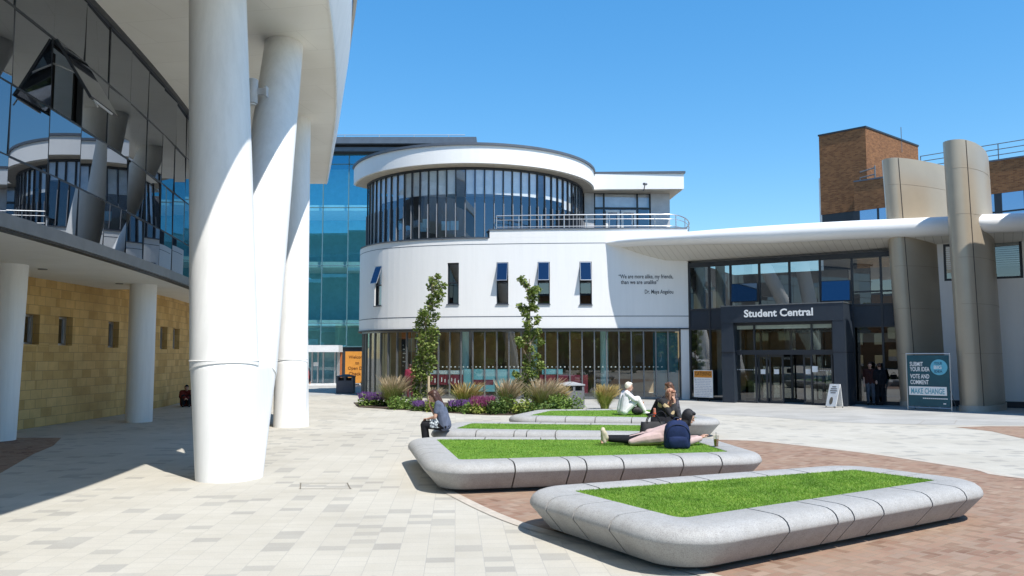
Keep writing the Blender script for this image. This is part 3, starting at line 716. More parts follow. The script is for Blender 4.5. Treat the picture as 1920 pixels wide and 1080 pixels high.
# terrace railing, follows the parapet and curls back at the end
rl = Path([tuple(LW.at(d, -.18)) for d in LW.steps(lwz(930, 420)[0], lwz(1262, 420)[0], .5)]+[(8.05, 37.9), (8.55, 38.8), (9.0, 40.2), (9.1, 41.6)], 3)
zr0, zr1 = Z_PAR+.06, U(1050, 403, 37.6).z
mb = MB()
for zz, r in ((zr1, .028), (zr1-.21, .016), (zr0+.10, .02)): mb.tube([rl.pt(d, zz) for d in rl.steps(0, rl.L, .3)], r, 8)
n = int(rl.L/1.02)
for i in range(n+1):
    d = rl.L*i/n; mb.tube([rl.pt(d, zr0-.05), rl.pt(d, zr1)], .024, 8)
mb.build('railing', M_ALU, DB)
# wall quotation
pa, za = lwz(1160, 522); pb, zb_ = lwz(1262, 527); zc = lwz(1210, 532.5)[1]; zd = lwz(1235, 550.5)[1]
M_QL = mat('dark_letter', (.03, .035, .045), .5)
for t_, d_, z_, w_ in (('\u201cWe are more alike, my friends,', pa, za, pb-pa), ('than we are unalike\u201d', lwz(1164, 530)[0], zc, lwz(1234, 530)[0]-lwz(1164, 530)[0]), ('Dr. Maya Angelou', lwz(1209, 550)[0], zd, pb-lwz(1209, 550)[0])):
    mb = MB(); text_on(mb, LW, t_, d_, z_, width=w_, height=.19, off=.012, bold=.012); mb.build('lettering', M_QL, DB, smooth=0, recalc=False)

# ================================================================= ENTRANCE BUILDING
EB = thing('entrance_building', 'dark glazed entrance hall under a sweeping white canopy with bronze fins', 'building', (14, 34, 0))
FC = Path([(8.27, 37.33), (15.95, 32.72)])
ZF = 6.36
def fz(px, py): return FC.pz(px, py)
mux = [1291, 1330, 1370, 1424, 1480.6, 1538, 1597.7, 1652]
mud = [0.03]+[FC.s_px(x, 5) for x in mux[1:]]+[FC.L-.02]
mb = MB()
for d in mud: post(mb, FC, d, .08, 0, ZF, .04, -.12)
zA, zB = fz(1310, 580)[1], fz(1310, 618)[1]
strip(mb, FC, 0, FC.L, ZF-.22, ZF, .05, -.12); strip(mb, FC, 0, FC.L, 0, .14, .05, -.12)
strip(mb, FC, 0, FC.L, zA-.05, zA+.02, .045, -.12); strip(mb, FC, 0, FC.L, zB-.02, zB+.05, .045, -.12)
z545 = fz(1640, 546)[1]; strip(mb, FC, mud[6], FC.L, z545-.03, z545+.03, .045, -.12)
ef = mb.build('facade_frame', M_DARK, EB, smooth=0)
mb = MB()
for a, b in zip(mud, mud[1:]):
    for z0, z1 in ((.14, zB), (zA, ZF-.2)):
        t1, t2 = R.gauss(0, .004), R.gauss(0, .004)
        mb.quad(FC.pt(a, z0, -.04-t1-t2), FC.pt(b, z0, -.04+t1-t2), FC.pt(b, z1, -.04+t1+t2), FC.pt(a, z1, -.04-t1+t2))
mb.build('pane', G_SC, ef, smooth=0, recalc=False)
strip(MB(), FC, 0, FC.L, zB+.04, zA-.05, 0, -.08).build('spandrel_panel', M_PORT, EB, smooth=0)
for (i, ya, yb) in ((2, 532, 567), (5, 527, 566)):
    a, b = mud[i]+.05, mud[i+1]-.05; z1 = fz(mux[i]+20, ya)[1]; z0 = fz(mux[i]+20, yb)[1]
    f = sash(FC, a, b, z1, z1-z0, math.radians(9), .045)
    sash_build(f, ef, M_DARK, bpy.data.materials['blue_sash_glass'], .07, .05)
# hall interior
IN = FC
fl = [FC.at(0, -.2), FC.at(FC.L, -.2), FC.at(FC.L, -8), FC.at(0, -8)]
MB().prism([(p.x, p.y) for p in fl], .008, .02).build('interior_floor', mat('hall_floor', (.20, .19, .18), .4), EB, smooth=0)
MB().prism([(p.x, p.y) for p in fl], zB+.15, zA-.1).build('interior_slab', M_INT, EB, smooth=0)
strip(MB(), FC, -.3, FC.L+.3, 0, 6.5, -8, -8.2, 99).build('interior_wall', M_INT, EB, smooth=0)
for e in (-.05, FC.L+.05):
    MB().quad(FC.pt(e, 0, -.2), FC.pt(e, 0, -8), FC.pt(e, 6.5, -8), FC.pt(e, 6.5, -.2)).build('interior_side_wall', M_INT, EB, smooth=0, recalc=False)
for px in (1338, 1300):
    d = FC.s_px(px, 2); q = FC.at(d, -1.3); MB().tube([(q.x, q.y, .02), (q.x, q.y, 6.3)], .22, 20).build('interior_column', M_INTW, EB, smooth=50)
d0, d1 = FC.s_px(1603, 1), FC.s_px(1684, 1)
strip(MB(), FC, d0, d1, .25, 1.0, -1.9, -2.5, 99).build('reception_desk', mat('desk_grey', (.42, .47, .47), .4), EB, smooth=0)
strip(MB(), FC, d0, d1, 2.6, 3.0, -1.2, -1.3, 99).build('bulkhead', M_INTW, EB, smooth=0)
mb = MB()
for px, yy, ww in ((1308, 536, 9), (1322, 537, 8), (1316, 539, 10), (1357, 538, 5), (1362, 535, 4)):
    d, z = fz(px, yy); mb.box(FC.pt(d, z, -1.2), (ww*.024, .05, .12), -.54)
mb.build('ceiling_light', M_PLASTW, EB)
# portal
PO = Path([(9.12, 34.92), (13.32, 31.98)])
hp0, hp1 = PO.s_px(1344.5, 3.8), PO.s_px(1581, 3.8)
zh0, zh1 = PO.pz(1460, 603)[1], PO.pz(1460, 571.5)[1]
ph = strip(MB(), PO, hp0, hp1, zh0, zh1, 0, -1.55, 99).build('portal_header', M_PORT, EB, smooth=0)
strip(MB(), PO, hp0-.02, hp1+.02, zh1, zh1+.04, .02, -1.55, 99).build('header_flashing', M_TRIM, ph, smooth=0)
for xa, xb in ((1352, 1375.5), (1563, 1586)):
    a, b = PO.s_px(xa, 1.5), PO.s_px(xb, 1.5); pr = strip(MB(), PO, a, b, 0, zh0-.002, -.03 if xa < 1500 else -.01, -1.5, 99).build('portal_pier', M_PORT, EB, smooth=0)
    zj = PO.pz(1365, 661)[1]; strip(MB(), PO, a-.004, b+.004, zj-.012, zj+.012, -.005, -1.45, 99).build('panel_joint', M_BLK, pr, smooth=0)
mb = MB(); a, b = PO.s_px(1395, 3.8), PO.s_px(1524.5, 3.8); zt = PO.pz(1396, 594.5)[1]; zt1 = PO.pz(1396, 581)[1]
text_on(mb, PO, 'Student Central', a, zt, width=b-a, height=(zt1-zt), off=.015, bold=.03)
mb.build('lettering', mat('silver_letter', (.82, .82, .80), .5), ph, smooth=0, recalc=False)
# doors set back inside the portal
da, db = PO.s_px(1375, 1.5), PO.s_px(1563, 1.5); OFF = -.42
DO = Path([tuple(PO.at(da-.1, OFF)), tuple(PO.at(db+.1, OFF))])
dz = lambda px, py: DO.pz(px, py)
zt0_, zt1_ = dz(1465, 665)[1], dz(1465, 656)[1]
mb = MB(); strip(mb, DO, 0, DO.L, zt0_, zt1_, .03, -.1, 99); strip(mb, DO, 0, DO.L, zh0-.12, zh0, .03, -.1, 99)
for px in (1378, 1414, 1521.5, 1561): post(mb, DO, DO.s_px(px, 3), .06, zt1_, zh0-.1, .03, -.1)
for px in (1378, 1418, 1522.5, 1561): post(mb, DO, DO.s_px(px, 1), .07, 0, zt0_, .03, -.1)
for xa, xb in ((1378, 1418), (1522, 1561)): strip(mb, DO, DO.s_px(xa, 1), DO.s_px(xb, 1), .0, .09, .03, -.1, 99)
sf = mb.build('door_screen', M_DARK, EB, smooth=0)
mb = MB()
for xa, xb, z0, z1 in ((1378, 1414, zt1_, zh0-.1), (1414, 1521.5, zt1_, zh0-.1), (1521.5, 1561, zt1_, zh0-.1), (1380, 1418, .09, zt0_), (1522, 1561, .09, zt0_)):
    a, b = DO.s_px(xa, 2), DO.s_px(xb, 2); mb.quad(DO.pt(a, z0, -.03), DO.pt(b, z0, -.03), DO.pt(b, z1, -.03), DO.pt(a, z1, -.03))
mb.build('pane', G_CLEAR, sf, smooth=0, recalc=False)
strip(MB(), DO, .1, DO.L-.1, zh0-.28, zh0-.12, -.12, -.16, 99).build('light_strip', M_INTW, sf, smooth=0)
mb = MB(); a, b = DO.s_px(1384, 3), DO.s_px(1560, 3); text_on(mb, DO, 'Welcome Student Union', (a+b)/2, dz(1465, 623)[1], width=(b-a)*.93, height=.27, off=-.6, align='c')
mb.build('lettering', M_BLK, sf, smooth=0, recalc=False)
for xa, xb, o_ in ((1420, 1438, -.13), (1440, 1467, -.20), (1505, 1523, -.13)):
    a, b = DO.s_px(xa, 1), DO.s_px(xb, 1); mb = MB()
    for p, q_, r, s_ in ((a, b, 0.02, .12), (a, b, zt0_-.10, zt0_), (a, a+.07, .12, zt0_-.1), (b-.07, b, .12, zt0_-.1)): strip(mb, DO, p, q_, r, s_, o_, o_-.05, 99)
    dr = mb.build('sliding_door', M_DARK, EB, smooth=0)
    MB().quad(DO.pt(a+.05, .1, o_-.02), DO.pt(b-.05, .1, o_-.02), DO.pt(b-.05, zt0_-.08, o_-.02), DO.pt(a+.05, zt0_-.08, o_-.02)).build('pane', G_CLEAR, dr, smooth=0, recalc=False)
    d, z = dz((xa+xb)/2, 697); strip(MB(), DO, d-.1, d+.1, z-.1, z+.1, o_+.012, o_+.004, 9).build('notice', M_PLASTW, dr, smooth=0)
d, z = dz(1528.5, 692); strip(MB(), DO, d-.11, d+.11, z-.12, z+.12, .045, .035, 9).build('notice', M_PLASTW, sf, smooth=0)
for px_ in (1380, 1523):
    mb = MB()
    for k in range(9): d = DO.s_px(px_+3+k*3.9, 1.4); mb.box(DO.pt(d, 1.42, -.022), (.04, .005, .03))
    mb.build('manifestation_dots', M_PLASTW, sf, smooth=0)
# dark lobby walls behind the doors
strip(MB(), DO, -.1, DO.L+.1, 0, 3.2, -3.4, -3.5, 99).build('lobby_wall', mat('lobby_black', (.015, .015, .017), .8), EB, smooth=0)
# canopy
ZT = 7.5
cpx = [(1120, 450), (1145, 447), (1200, 440), (1300, 431), (1400, 423), (1500, 416.5), (1600, 411), (1700, 406.5), (1785, 402.5), (1830, 400.5)]
cpt = []
for x, y in cpx:
    q = G(x, y, ZT); cpt.append((q.x, q.y))
CP = Path(cpt, 5)
def canopy(path, d0, d1, hfun, parent, depth=4.6, ZT=7.5):
    rings = []
    for d in path.steps(d0, d1, .3):
        p = path.at(d); h = hfun(d); n = Vector((-.50, -.866)); zb = ZT-h; ring = []
        prof = [(depth, ZT-.02), (.55, ZT)]+[(.42-.42*math.sin(a)+0*.1, ZT-h/2+h/2*math.cos(a)) for a in [math.radians(q_) for q_ in (15, 35, 55, 75, 95, 115, 135, 155, 170)]]+[(.5, zb), (1.9, 6.50), (depth, 6.42)]
        for u, z in prof: ring.append((p.x-n.x*u, p.y-n.y*u, z))
        rings.append(ring)
    return MB().loft(rings).build('canopy', M_CANW, parent, smooth=40)
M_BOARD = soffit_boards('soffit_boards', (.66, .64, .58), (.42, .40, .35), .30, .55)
def under(path, d0, d1, hfun, parent, depth=4.6, ZT=7.5):
    mb = MB(); ds = path.steps(d0, d1, .3); n = Vector((-.50, -.866)); rows = []
    for d in ds:
        p = path.at(d); zb = ZT-hfun(d)
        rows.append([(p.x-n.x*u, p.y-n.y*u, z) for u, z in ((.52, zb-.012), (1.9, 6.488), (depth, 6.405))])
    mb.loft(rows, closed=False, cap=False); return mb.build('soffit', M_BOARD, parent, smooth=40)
hf = lambda d: .34+.40*min(1, max(0, d-.5)/7.5)
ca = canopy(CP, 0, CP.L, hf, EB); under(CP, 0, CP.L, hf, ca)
CP2 = Path([(16.92, 29.2), (18.9, 28.75), (21.3, 27.4), (25, 24.5)], 5)
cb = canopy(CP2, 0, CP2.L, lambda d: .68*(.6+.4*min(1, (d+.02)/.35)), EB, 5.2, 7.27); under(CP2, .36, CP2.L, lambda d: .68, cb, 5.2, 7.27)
# white side wall with windows
SWL = Path([(15.97, 33.15), (19.8, 31.0), (25, 28.0)])
hw = []
for (x0, x1, y0, y1) in ((1768, 1796, 458, 526), (1860, 1919, 447, 521)):
    d0, z1 = SWL.pz(x0, y0); d1, z0 = SWL.pz(x1, y1); hw.append((d0, d1, z0, z1))
sw_ = holed_wall(MB(), SWL, 0, SWL.L, .25, 6.7, hw, .3, 1.).build('wall', M_WHITE, EB, smooth=0)
strip(MB(), SWL, 0, SWL.L, 0, .25, .02, -.3).build('plinth', M_DARK, EB, smooth=0)
for d0, d1, z0, z1 in hw:
    mb = MB()
    for p, q_, r, s_ in ((d0, d1, z0, z0+.09), (d0, d1, z1-.09, z1), (d0, d0+.09, z0+.09, z1-.09), (d1-.09, d1, z0+.09, z1-.09)): strip(mb, SWL, p, q_, r, s_, -.02, -.2, 9)
    wf = mb.build('window', M_DARK, EB, smooth=0)
    MB().quad(SWL.pt(d0, z0, -.1), SWL.pt(d1, z0, -.1), SWL.pt(d1, z1, -.1), SWL.pt(d0, z1, -.1)).build('pane', G_SC, wf, smooth=0, recalc=False)
    mb = MB(); zz = z1-.1
    while zz > z0+.5: strip(mb, SWL, d0+.05, d1-.05, zz-.05, zz, -.35, -.38, 9); zz -= .085
    mb.build('slatted_blind', M_BLIND, wf, smooth=0)
    strip(MB(), SWL, d0-.2, d1+.2, z0-.2, z1+.2, -.9, -.95, 9).build('room_wall', M_INT, wf, smooth=0)
# bronze fins
def fin(p0, p1, p2, lean, ztop, tail, parent, seam_z):
    def cl(t): return Vector(p0)*(1-t)**2+Vector(p1)*2*t*(1-t)+Vector(p2)*t*t
    def half(t):
        return .40*math.sqrt(max(0, 1-((.14-t)/.14)**2)) if t < .14 else .40-.26*((t-.14)/.86)
    ts = [0, .006, .02, .045, .08, .12, .18, .3, .45, .6, .75, .9, 1.]
    rings = []
    for i in range(15):
        f_ = i/14; ring = []
        for side in (1, -1):
            for t in (ts if side == 1 else ts[::-1]):
                c = cl(t); tg = (cl(min(1, t+.01))-cl(max(0, t-.01))).normalized(); n = Vector((tg.y, -tg.x))
                zz = (ztop-(ztop-tail)*max(0, t)**2)*f_
                q_ = c+n*half(t)*side; ring.append((q_.x+lean*zz/ztop, q_.y, zz))
        rings.append(ring)
    fo = MB().loft(rings).build('fin', M_BRONZE, parent, smooth=35)
    mb = MB(); t = .155
    c = cl(t); tg = (cl(t+.01)-cl(t-.01)).normalized(); n = Vector((tg.y, -tg.x)); q_ = c+n*(half(t)+.001)
    zz = ztop-(ztop-tail)*t*t
    mb.tube([(q_.x, q_.y, 0.02), (q_.x+lean*zz/ztop, q_.y, zz-.02)], .014, 6)
    mb.build('panel_joint', mat('bronze_shadow_gap', (.06, .05, .04), .7), fo)
    mb = MB()
    for sz in seam_z:
        pts = []
        for t in [.02, .045, .08, .12, .18, .3, .45, .6, .75, .9, .98]:
            c = cl(t); tg = (cl(min(1, t+.01))-cl(max(0, t-.01))).normalized(); n = Vector((tg.y, -tg.x)); q_ = c+n*(half(t)-.001); pts.append((q_.x+lean*sz/ztop, q_.y, sz))
        mb.tube(pts, .009, 6)
    mb.build('seam', mat('bronze_seam', (.30, .25, .185), .6), fo)
    rings = []
    for z in (0, .22):
        ring = []
        for side in (1, -1):
            for t in (ts if side == 1 else ts[::-1]):
                c = cl(t); tg = (cl(min(1, t+.01))-cl(max(0, t-.01))).normalized(); n = Vector((tg.y, -tg.x)); q_ = c+n*(half(t)+.04)*side-tg*.03; ring.append((q_.x, q_.y, z))
        rings.append(ring)
    MB().loft(rings).build('base', mat('base_stone', (.45, .41, .35), .7), fo)
    return fo
SZ = [2.1, 3.9, 5.6, 7.2, 8.9]
fin((15.52, 32.1), (16.7, 31.95), (19.7, 33.9), -.42, 9.98, 9.9, EB, SZ)
fin((16.30, 29.15), (17.9, 29.4), (19.35, 31.9), -.24, 9.95, 9.55, EB, SZ)
fin((17.85, 26.4), (19.4, 26.8), (20.9, 29.3), -.3, 9.98, 9.6, EB, SZ)

# ================================================================= BLUE GLASS BUILDING
BB = thing('blue_glass_building', 'tall blue glass building behind the white drum', 'building', (-10, 56, 0))
BG = Path([(-26, 56), (-2.5, 56)])
zbt = U(640, 290, 56).z; ztb = U(640, 263, 56).z
mbf = MB(); mbp = MB()
mx_ = []
for x in (556, 604, 650, 697): mx_.append(BG.s_px(x, 9))
step = mx_[1]-mx_[0]; dd = []; d = mx_[0]
while d > 0: dd.append(d); d -= step
d = mx_[1]
while d < BG.L: dd.append(d); d += step
dd = sorted(dd+[0, BG.L])
zfl = [U(600, y, 56).z for y in (650, 606, 498, 389, 308)]+[zbt]
for d in dd: post(mbf, BG, d, .06, zfl[0], zbt, .03, -.1)
for z in zfl: strip(mbf, BG, 0, BG.L, z-.03, z+.03, .03, -.1, 99)
bf = mbf.build('curtain_wall', mat('teal_frame', (.10, .20, .24), .4), BB, smooth=0)
for a, b in zip(dd, dd[1:]):
    for z0, z1 in zip(zfl, zfl[1:]):
        t1, t2 = R.gauss(0, .006), R.gauss(0, .012)
        mbp.quad(BG.pt(a, z0, -.02-t1-t2), BG.pt(b, z0, -.02+t1-t2), BG.pt(b, z1, -.02+t1+t2), BG.pt(a, z1, -.02-t1+t2))
mbp.build('pane', G_BLUE, bf, smooth=0, recalc=False)
for y in (606, 498, 393):
    z = U(600, y, 57).z; strip(MB(), BG, 0, BG.L, z-.2, z+.2, -.35, -7, 99).build('floor_slab', mat('slab_white', (.8, .8, .78), .6), BB, smooth=0)
strip(MB(), BG, 0, BG.L, 0, zbt, -4.5, -4.7, 99).build('interior_wall', mat('teal_wall', (.34, .62, .70), .8), BB, smooth=0)
strip(MB(), BG, 0, BG.L, U(600, 275, 56).z, ztb, .9, -8, 99).build('roof_edge', mat('slate_blue_metal', (.10, .13, .17), .5, .2), BB, smooth=0)
strip(MB(), BG, 0, BG.L, zbt, U(600, 275, 56).z, .25, -8, 99).build('eaves', M_DARK, BB, smooth=0)
strip(MB(), BG, 0, BG.L, U(600, 287, 56).z, U(600, 280, 56).z, .6, .26, 99).build('gutter', mat('slate_blue_metal', (.10, .13, .17)), BB, smooth=0)
mb = MB(); RL = Path([(-26, 57), (-3.4, 57)]); zz = U(700, 253, 57).z
mb.tube([RL.pt(0, zz), RL.pt(RL.L, zz)], .03, 6)
mb.tube([RL.pt(0, zz-.3), RL.pt(RL.L, zz-.3)], .02, 6)
for px in (457, 522, 586, 646, 711, 776, 841, 873): d = RL.s_px(px, 17); mb.tube([RL.pt(d, ztb), RL.pt(d, zz)], .03, 6)
mb.build('roof_railing', M_ALU, BB)
# entrance of the blue building
strip(MB(), BG, BG.s_px(520, 3), BG.s_px(642.5, 3), U(600, 660, 55).z, U(600, 650, 55).z+.1, 1.3, -.1, 99).build('entrance_canopy', M_PLASTW, BB, smooth=0)
mb = MB(); ze = U(600, 660, 56).z
for px in (585, 596, 606, 628, 634.5): post(mb, BG, BG.s_px(px, 1.5), .10 if px < 630 else .2, 0, ze, .0, -.15)
ed = mb.build('entrance_doors', M_ALU, BB, smooth=0)
a, b = BG.s_px(520, 1), BG.s_px(634, 1); MB().quad(BG.pt(a, 0, -.05), BG.pt(b, 0, -.05), BG.pt(b, ze, -.05), BG.pt(a, ze, -.05)).build('pane', G_CAFE, ed, smooth=0, recalc=False)
d, z = BG.pz(592.5, 683); strip(MB(), BG, d-.18, d+.18, z-.14, z+.14, .02, .01, 9).build('notice', M_PLASTW, ed, smooth=0)
a, b = BG.s_px(638, 1), BG.L; strip(MB(), BG, a, b, 0, zfl[0], -.1, -.3, 99).build('base_wall', mat('dark_teal_wall', (.03, .04, .05), .6), BB, smooth=0)
strip(MB(), BG, BG.s_px(634, 1), BG.s_px(640.8, 1), .3, ze, -.02, -.08, 99).build('orange_sign_and_reflection', mat('burnt_orange', (.40, .13, .04), .6), BB, smooth=0)  # reflection of the orange welcome sign, painted as a solid strip
strip(MB(), BG, BG.s_px(500, 1), BG.s_px(676, 1), 0.0, .12, .9, -.1, 99).build('door_step', M_PLASTW, BB, smooth=0)

# ================================================================= BROWN BRICK BUILDING
KB = thing('brick_building', 'brown brick building with a square roof tower above the entrance canopy', 'building', (26, 54, 0))
e1 = Vector((-1.053, 1.)).normalized(); e2 = Vector((1.227, 1.)).normalized(); c0 = Vector((24.75, 55.0))
zt_t = U(1637, 236, 55).z
L1, L2 = 3.3, 8.1
def box4(c, u, lu, v, lv): return [(c.x, c.y), ((c+v*lv).x, (c+v*lv).y), ((c+v*lv+u*lu).x, (c+v*lv+u*lu).y), ((c+u*lu).x, (c+u*lu).y)]
o = MB().prism(box4(c0, e1, L1, e2, L2), 12.2, zt_t-.12).build('tower', M_BRICK, KB, smooth=0); wall_uv(o)
MB().prism(box4(c0-e1*.05-e2*.05, e1, L1+.1, e2, L2+.1), zt_t-.12, zt_t).build('tower_coping', M_DARK, KB, smooth=0)
MB().prism(box4(c0+e1*.05+e2*.05, e1, L1-.1, e2, L2-.1), 0, 12.2).build('tower_base', M_DARK, KB, smooth=0)
bc = Vector((23.55, 54.4)); bu = Vector((1.0, -.97)).normalized()
o = MB().prism(box4(bc, e2, 9, bu, 19), 11.95, 13.95).build('parapet_wall', M_BRICK, KB, smooth=0); wall_uv(o)
MB().prism(box4(bc-e2*.04, e2, 9, bu, 19), 13.95, 14.05).build('parapet_coping', M_COPE, KB, smooth=0)
KP = Path([tuple(bc+e2*.06), tuple(bc+bu*19+e2*.06)])
strip(MB(), KP, .02, KP.L, 9.9, 11.94, 0, -.1, 99).build('window_band', mirror_glass('blue_band_glass', (.02, .05, .1), (.6, .75, 1), .5), KB, smooth=0)
mb = MB()
for i in range(14): post(mb, KP, .1+i*1.42, .12 if i % 2 else .4, 9.9, 11.95, .05, -.1)
strip(mb, KP, 0, KP.L, 10.75, 10.85, .04, -.1, 99); mb.build('window_frame', M_DARK, KB, smooth=0)
o = MB().prism(box4(bc+e2*.1, e2, 8.8, bu, 18.9), 0, 9.9).build('wall', M_BRICK, KB, smooth=0); wall_uv(o)
mb = MB(); q = c0+e2*.06
for t in (4.9, 6.0):
    p = c0+e2*t-e1*.012; z = U(proj(p.x, p.y, 16)[0], 329, p.y).z; mb.box((p.x, p.y, z-.3), (.28, .06, .9 if t < 5.5 else 1.0), math.atan2(e2.y, e2.x))
mb.build('slit_window', M_BLK, KB, smooth=0)
mb = MB(); pp = [bc+bu*t+e2*.5 for t in (0.2, 1.2)]
mb.tube([(pp[0].x, pp[0].y, 14.7), (pp[1].x, pp[1].y, 14.85)], .05, 6)
mb.tube([(pp[1].x, pp[1].y, 13.9), (pp[1].x, pp[1].y, 15.0)], .05, 6); mb.tube([(pp[0].x, pp[0].y, 13.9), (pp[0].x, pp[0].y, 14.3), (pp[1].x, pp[1].y, 14.4)], .05, 6)
mb.build('roof_pipe', M_TRIM, KB)
p = c0+e2*5.4; MB().tube([(p.x, p.y, zt_t-1), (p.x, p.y, zt_t+.9)], .025, 6).build('aerial', M_TRIM, KB)
mb = MB(); KR = Path([tuple(bc+bu*4+e2*.8), tuple(bc+bu*19+e2*.8)])
for z in (14.5, 14.85, 15.2): mb.tube([KR.pt(0, z), KR.pt(KR.L, z)], .028, 6)
for i in range(11): mb.tube([KR.pt(KR.L*i/10, 14.0), KR.pt(KR.L*i/10, 15.2)], .03, 6)
mb.build('roof_railing', M_TRIM, KB)
q = U(1545, 390, 57.6); MB().box((q.x, q.y, 8.), (.42, .6, 11.0*2-8+.0)).build('flue', M_GP, KB)
# ================================================================= PLANTERS
M_TURF = mat('turf_base', (.11, .23, .02), .9, var=.25, scale=20)
M_BLADE = leafmat('turf_blade', (.13, .27, .022), (.19, .36, .035), (.36, .48, .11), .3, 2.2)
M_DKST = mat('dark_stone', (.10, .095, .09), .8)
PROF = [(0, .05), (0, .445), (.02, .455), (.31, .455), (.38, .449), (.435, .430), (.475, .398), (.497, .355), (.502, .325), (.497, .305), (.295, .06)]
def planter(label, inner, joints, ri=.10, nblades=9000, blade=.035, tops=None):
    """inner: grass corners A (far left), B (near left), C (near right), D (far right)"""
    P_ = [Vector((p[0], p[1])) for p in inner]; n = 4
    cen = sum(P_, Vector((0, 0)))/4
    root = thing('planter_bench', label, 'planter', (cen.x, cen.y, 0), 'stone planter benches of artificial grass')
    nr = []
    for i in range(n):
        e = (P_[(i+1) % n]-P_[i]).normalized(); nr.append(Vector((e.y, -e.x)))
    # order A,B,C,D is counter-clockwise seen from above, so (e.y,-e.x) points outward
    C_ = []
    for i in range(n):
        n0, n1 = nr[i-1], nr[i]; bis = (n0+n1); k = 2/(bis.length**2); C_.append(P_[i]-bis*k*ri)
    samp = []   # (centre, dir)
    marks = {}
    for i in range(n):
        a0 = math.atan2(nr[i-1].y, nr[i-1].x); a1 = math.atan2(nr[i].y, nr[i].x)
        while a1 < a0: a1 += 2*PI
        for k in range(13):
            a = a0+(a1-a0)*k/12; samp.append((C_[i], Vector((math.cos(a), math.sin(a)))))
        marks[i] = len(samp)-1
        for k in range(1, 12): samp.append((C_[i].lerp(C_[(i+1) % n], k/12), nr[i]))
    def pos(c, d, o): return c+d*(ri+o*1.07)
    # perimeter parameter at offset .3
    cum = [0.]
    for i in range(len(samp)):
        a = pos(*samp[i], .3); b = pos(*samp[(i+1) % len(samp)], .3); cum.append(cum[-1]+(b-a).length)
    Lp = cum[-1]
    def at(t):
        t %= Lp; i = 0
        while cum[i+1] < t: i += 1
        f_ = (t-cum[i])/max(1e-9, cum[i+1]-cum[i]); a, b = samp[i], samp[(i+1) % len(samp)]
        d = a[1].lerp(b[1], f_).normalized(); return a[0].lerp(b[0], f_), d
    cuts = []
    for e, fr in joints.items():
        t0 = cum[marks[e]]; t1 = cum[(marks[e]+12) if marks[e]+12 < len(cum) else len(cum)-1]
        for f_ in fr: cuts.append(t0+(t1-t0)*f_)
    cuts.sort(); gap = .011
    for a, b in zip(cuts, cuts[1:]+[cuts[0]+Lp]):
        m = max(2, int((b-a)/.09)); rings = []
        ts = [a+gap+(b-a-2*gap)*k/m for k in range(m+1)]
        for t in ts:
            c, d = at(t); rings.append([(*pos(c, d, o_), z) for o_, z in PROF])
        MB().loft(rings).build('rim_block', M_GRAN, root, smooth=40)
    ts = [Lp*k/90 for k in range(91)]
    core = [(.03, .08), (.03, .40), (.29, .405), (.39, .375), (.435, .33), (.42, .29), (.25, .075)]
    MB().loft([[(*pos(*at(t), o_), z) for o_, z in core] for t in ts], cap=False).build('joint_filler', M_BLK, root, smooth=40)
    MB().loft([[(*pos(*at(t), o_), z) for o_, z in ((.17, 0), (.17, .065), (-.05, .065), (-.05, 0))] for t in ts], cap=False).build('plinth', M_DKST, root, smooth=40)
    ring = [pos(*at(t), -.001) for t in [Lp*k/120 for k in range(120)]]
    MB().prism([(p.x, p.y) for p in ring], .30, .438).build('turf_bed', M_TURF, root, smooth=0)
    rg = random.Random(len(label)); mb = MB(); cnt = 0
    xs = [p.x for p in P_]; ys = [p.y for p in P_]
    def inside(x, y):
        return all((P_[(i+1) % 4]-P_[i]).cross(Vector((x, y))-P_[i]) > -.010*(P_[(i+1) % 4]-P_[i]).length for i in range(4))
    while cnt < nblades:
        x, y = rg.uniform(min(xs), max(xs)), rg.uniform(min(ys), max(ys))
        if not inside(x, y): continue
        a = rg.uniform(0, 2*PI); w_ = rg.uniform(.003, .005); h = blade*rg.uniform(.45, 1.2); l = rg.uniform(.0, .03)
        dx, dy = math.cos(a)*w_, math.sin(a)*w_; bx, by = rg.gauss(0, .016), rg.gauss(0, .016)
        mb.add([(x-dx, y-dy, .437), (x+dx, y+dy, .437), (x+bx, y+by, .437+h)], [(0, 1, 2)]); cnt += 1
    g = mb.build('artificial_grass', M_BLADE, root, smooth=0, recalc=False); g['kind'] = 'stuff'
    return root
def qpts(*px): return [G(x, y, .45) for x, y in px]
def fr_px(A, B, pxs):
    out = []
    for px in pxs:
        lo, hi = 0., 1.
        s_ = proj(*B)[0] > proj(*A)[0]
        for _ in range(40):
            m = (lo+hi)/2; v = proj(*A.lerp(B, m))[0] < px
            if v == s_: lo = m
            else: hi = m
        out.append((lo+hi)/2)
    return out
def mk(label, px, near, left, far, right=(.35, .7), **kw):
    A, B, C, D = qpts(*px)
    j = {0: left, 1: fr_px(B, C, near), 2: right, 3: fr_px(D, A, far)}
    return planter(label, [A, B, C, D], j, **kw)
mk('nearest of the stone planter benches, low and empty, with nobody on its grass', ((1073, 919.5), (1277, 971.5), (1757, 900), (1600, 880)), (1390, 1485, 1517, 1575, 1670, 1737), (.10, .42, .80), (1110, 1222, 1250, 1327, 1442, 1520), (.3, .65), nblades=60000, blade=.022)
mk('second nearest stone planter bench, where the woman in a pink coat lies', ((818, 823), (862, 862), (1367, 847), (1297, 824)), (942, 1045, 1077, 1147, 1259, 1332), (.3, .5, .7), (900, 1010, 1040, 1150, 1240), nblades=40000, blade=.022)
mk('third stone planter bench back, where the girl in black trousers sits on the end', ((884, 793), (853, 803.5), (1235, 809), (1222, 797)), (894, 967, 991, 1046, 1134), (.3, .6), (930, 1010, 1040, 1110), nblades=16000, blade=.022)
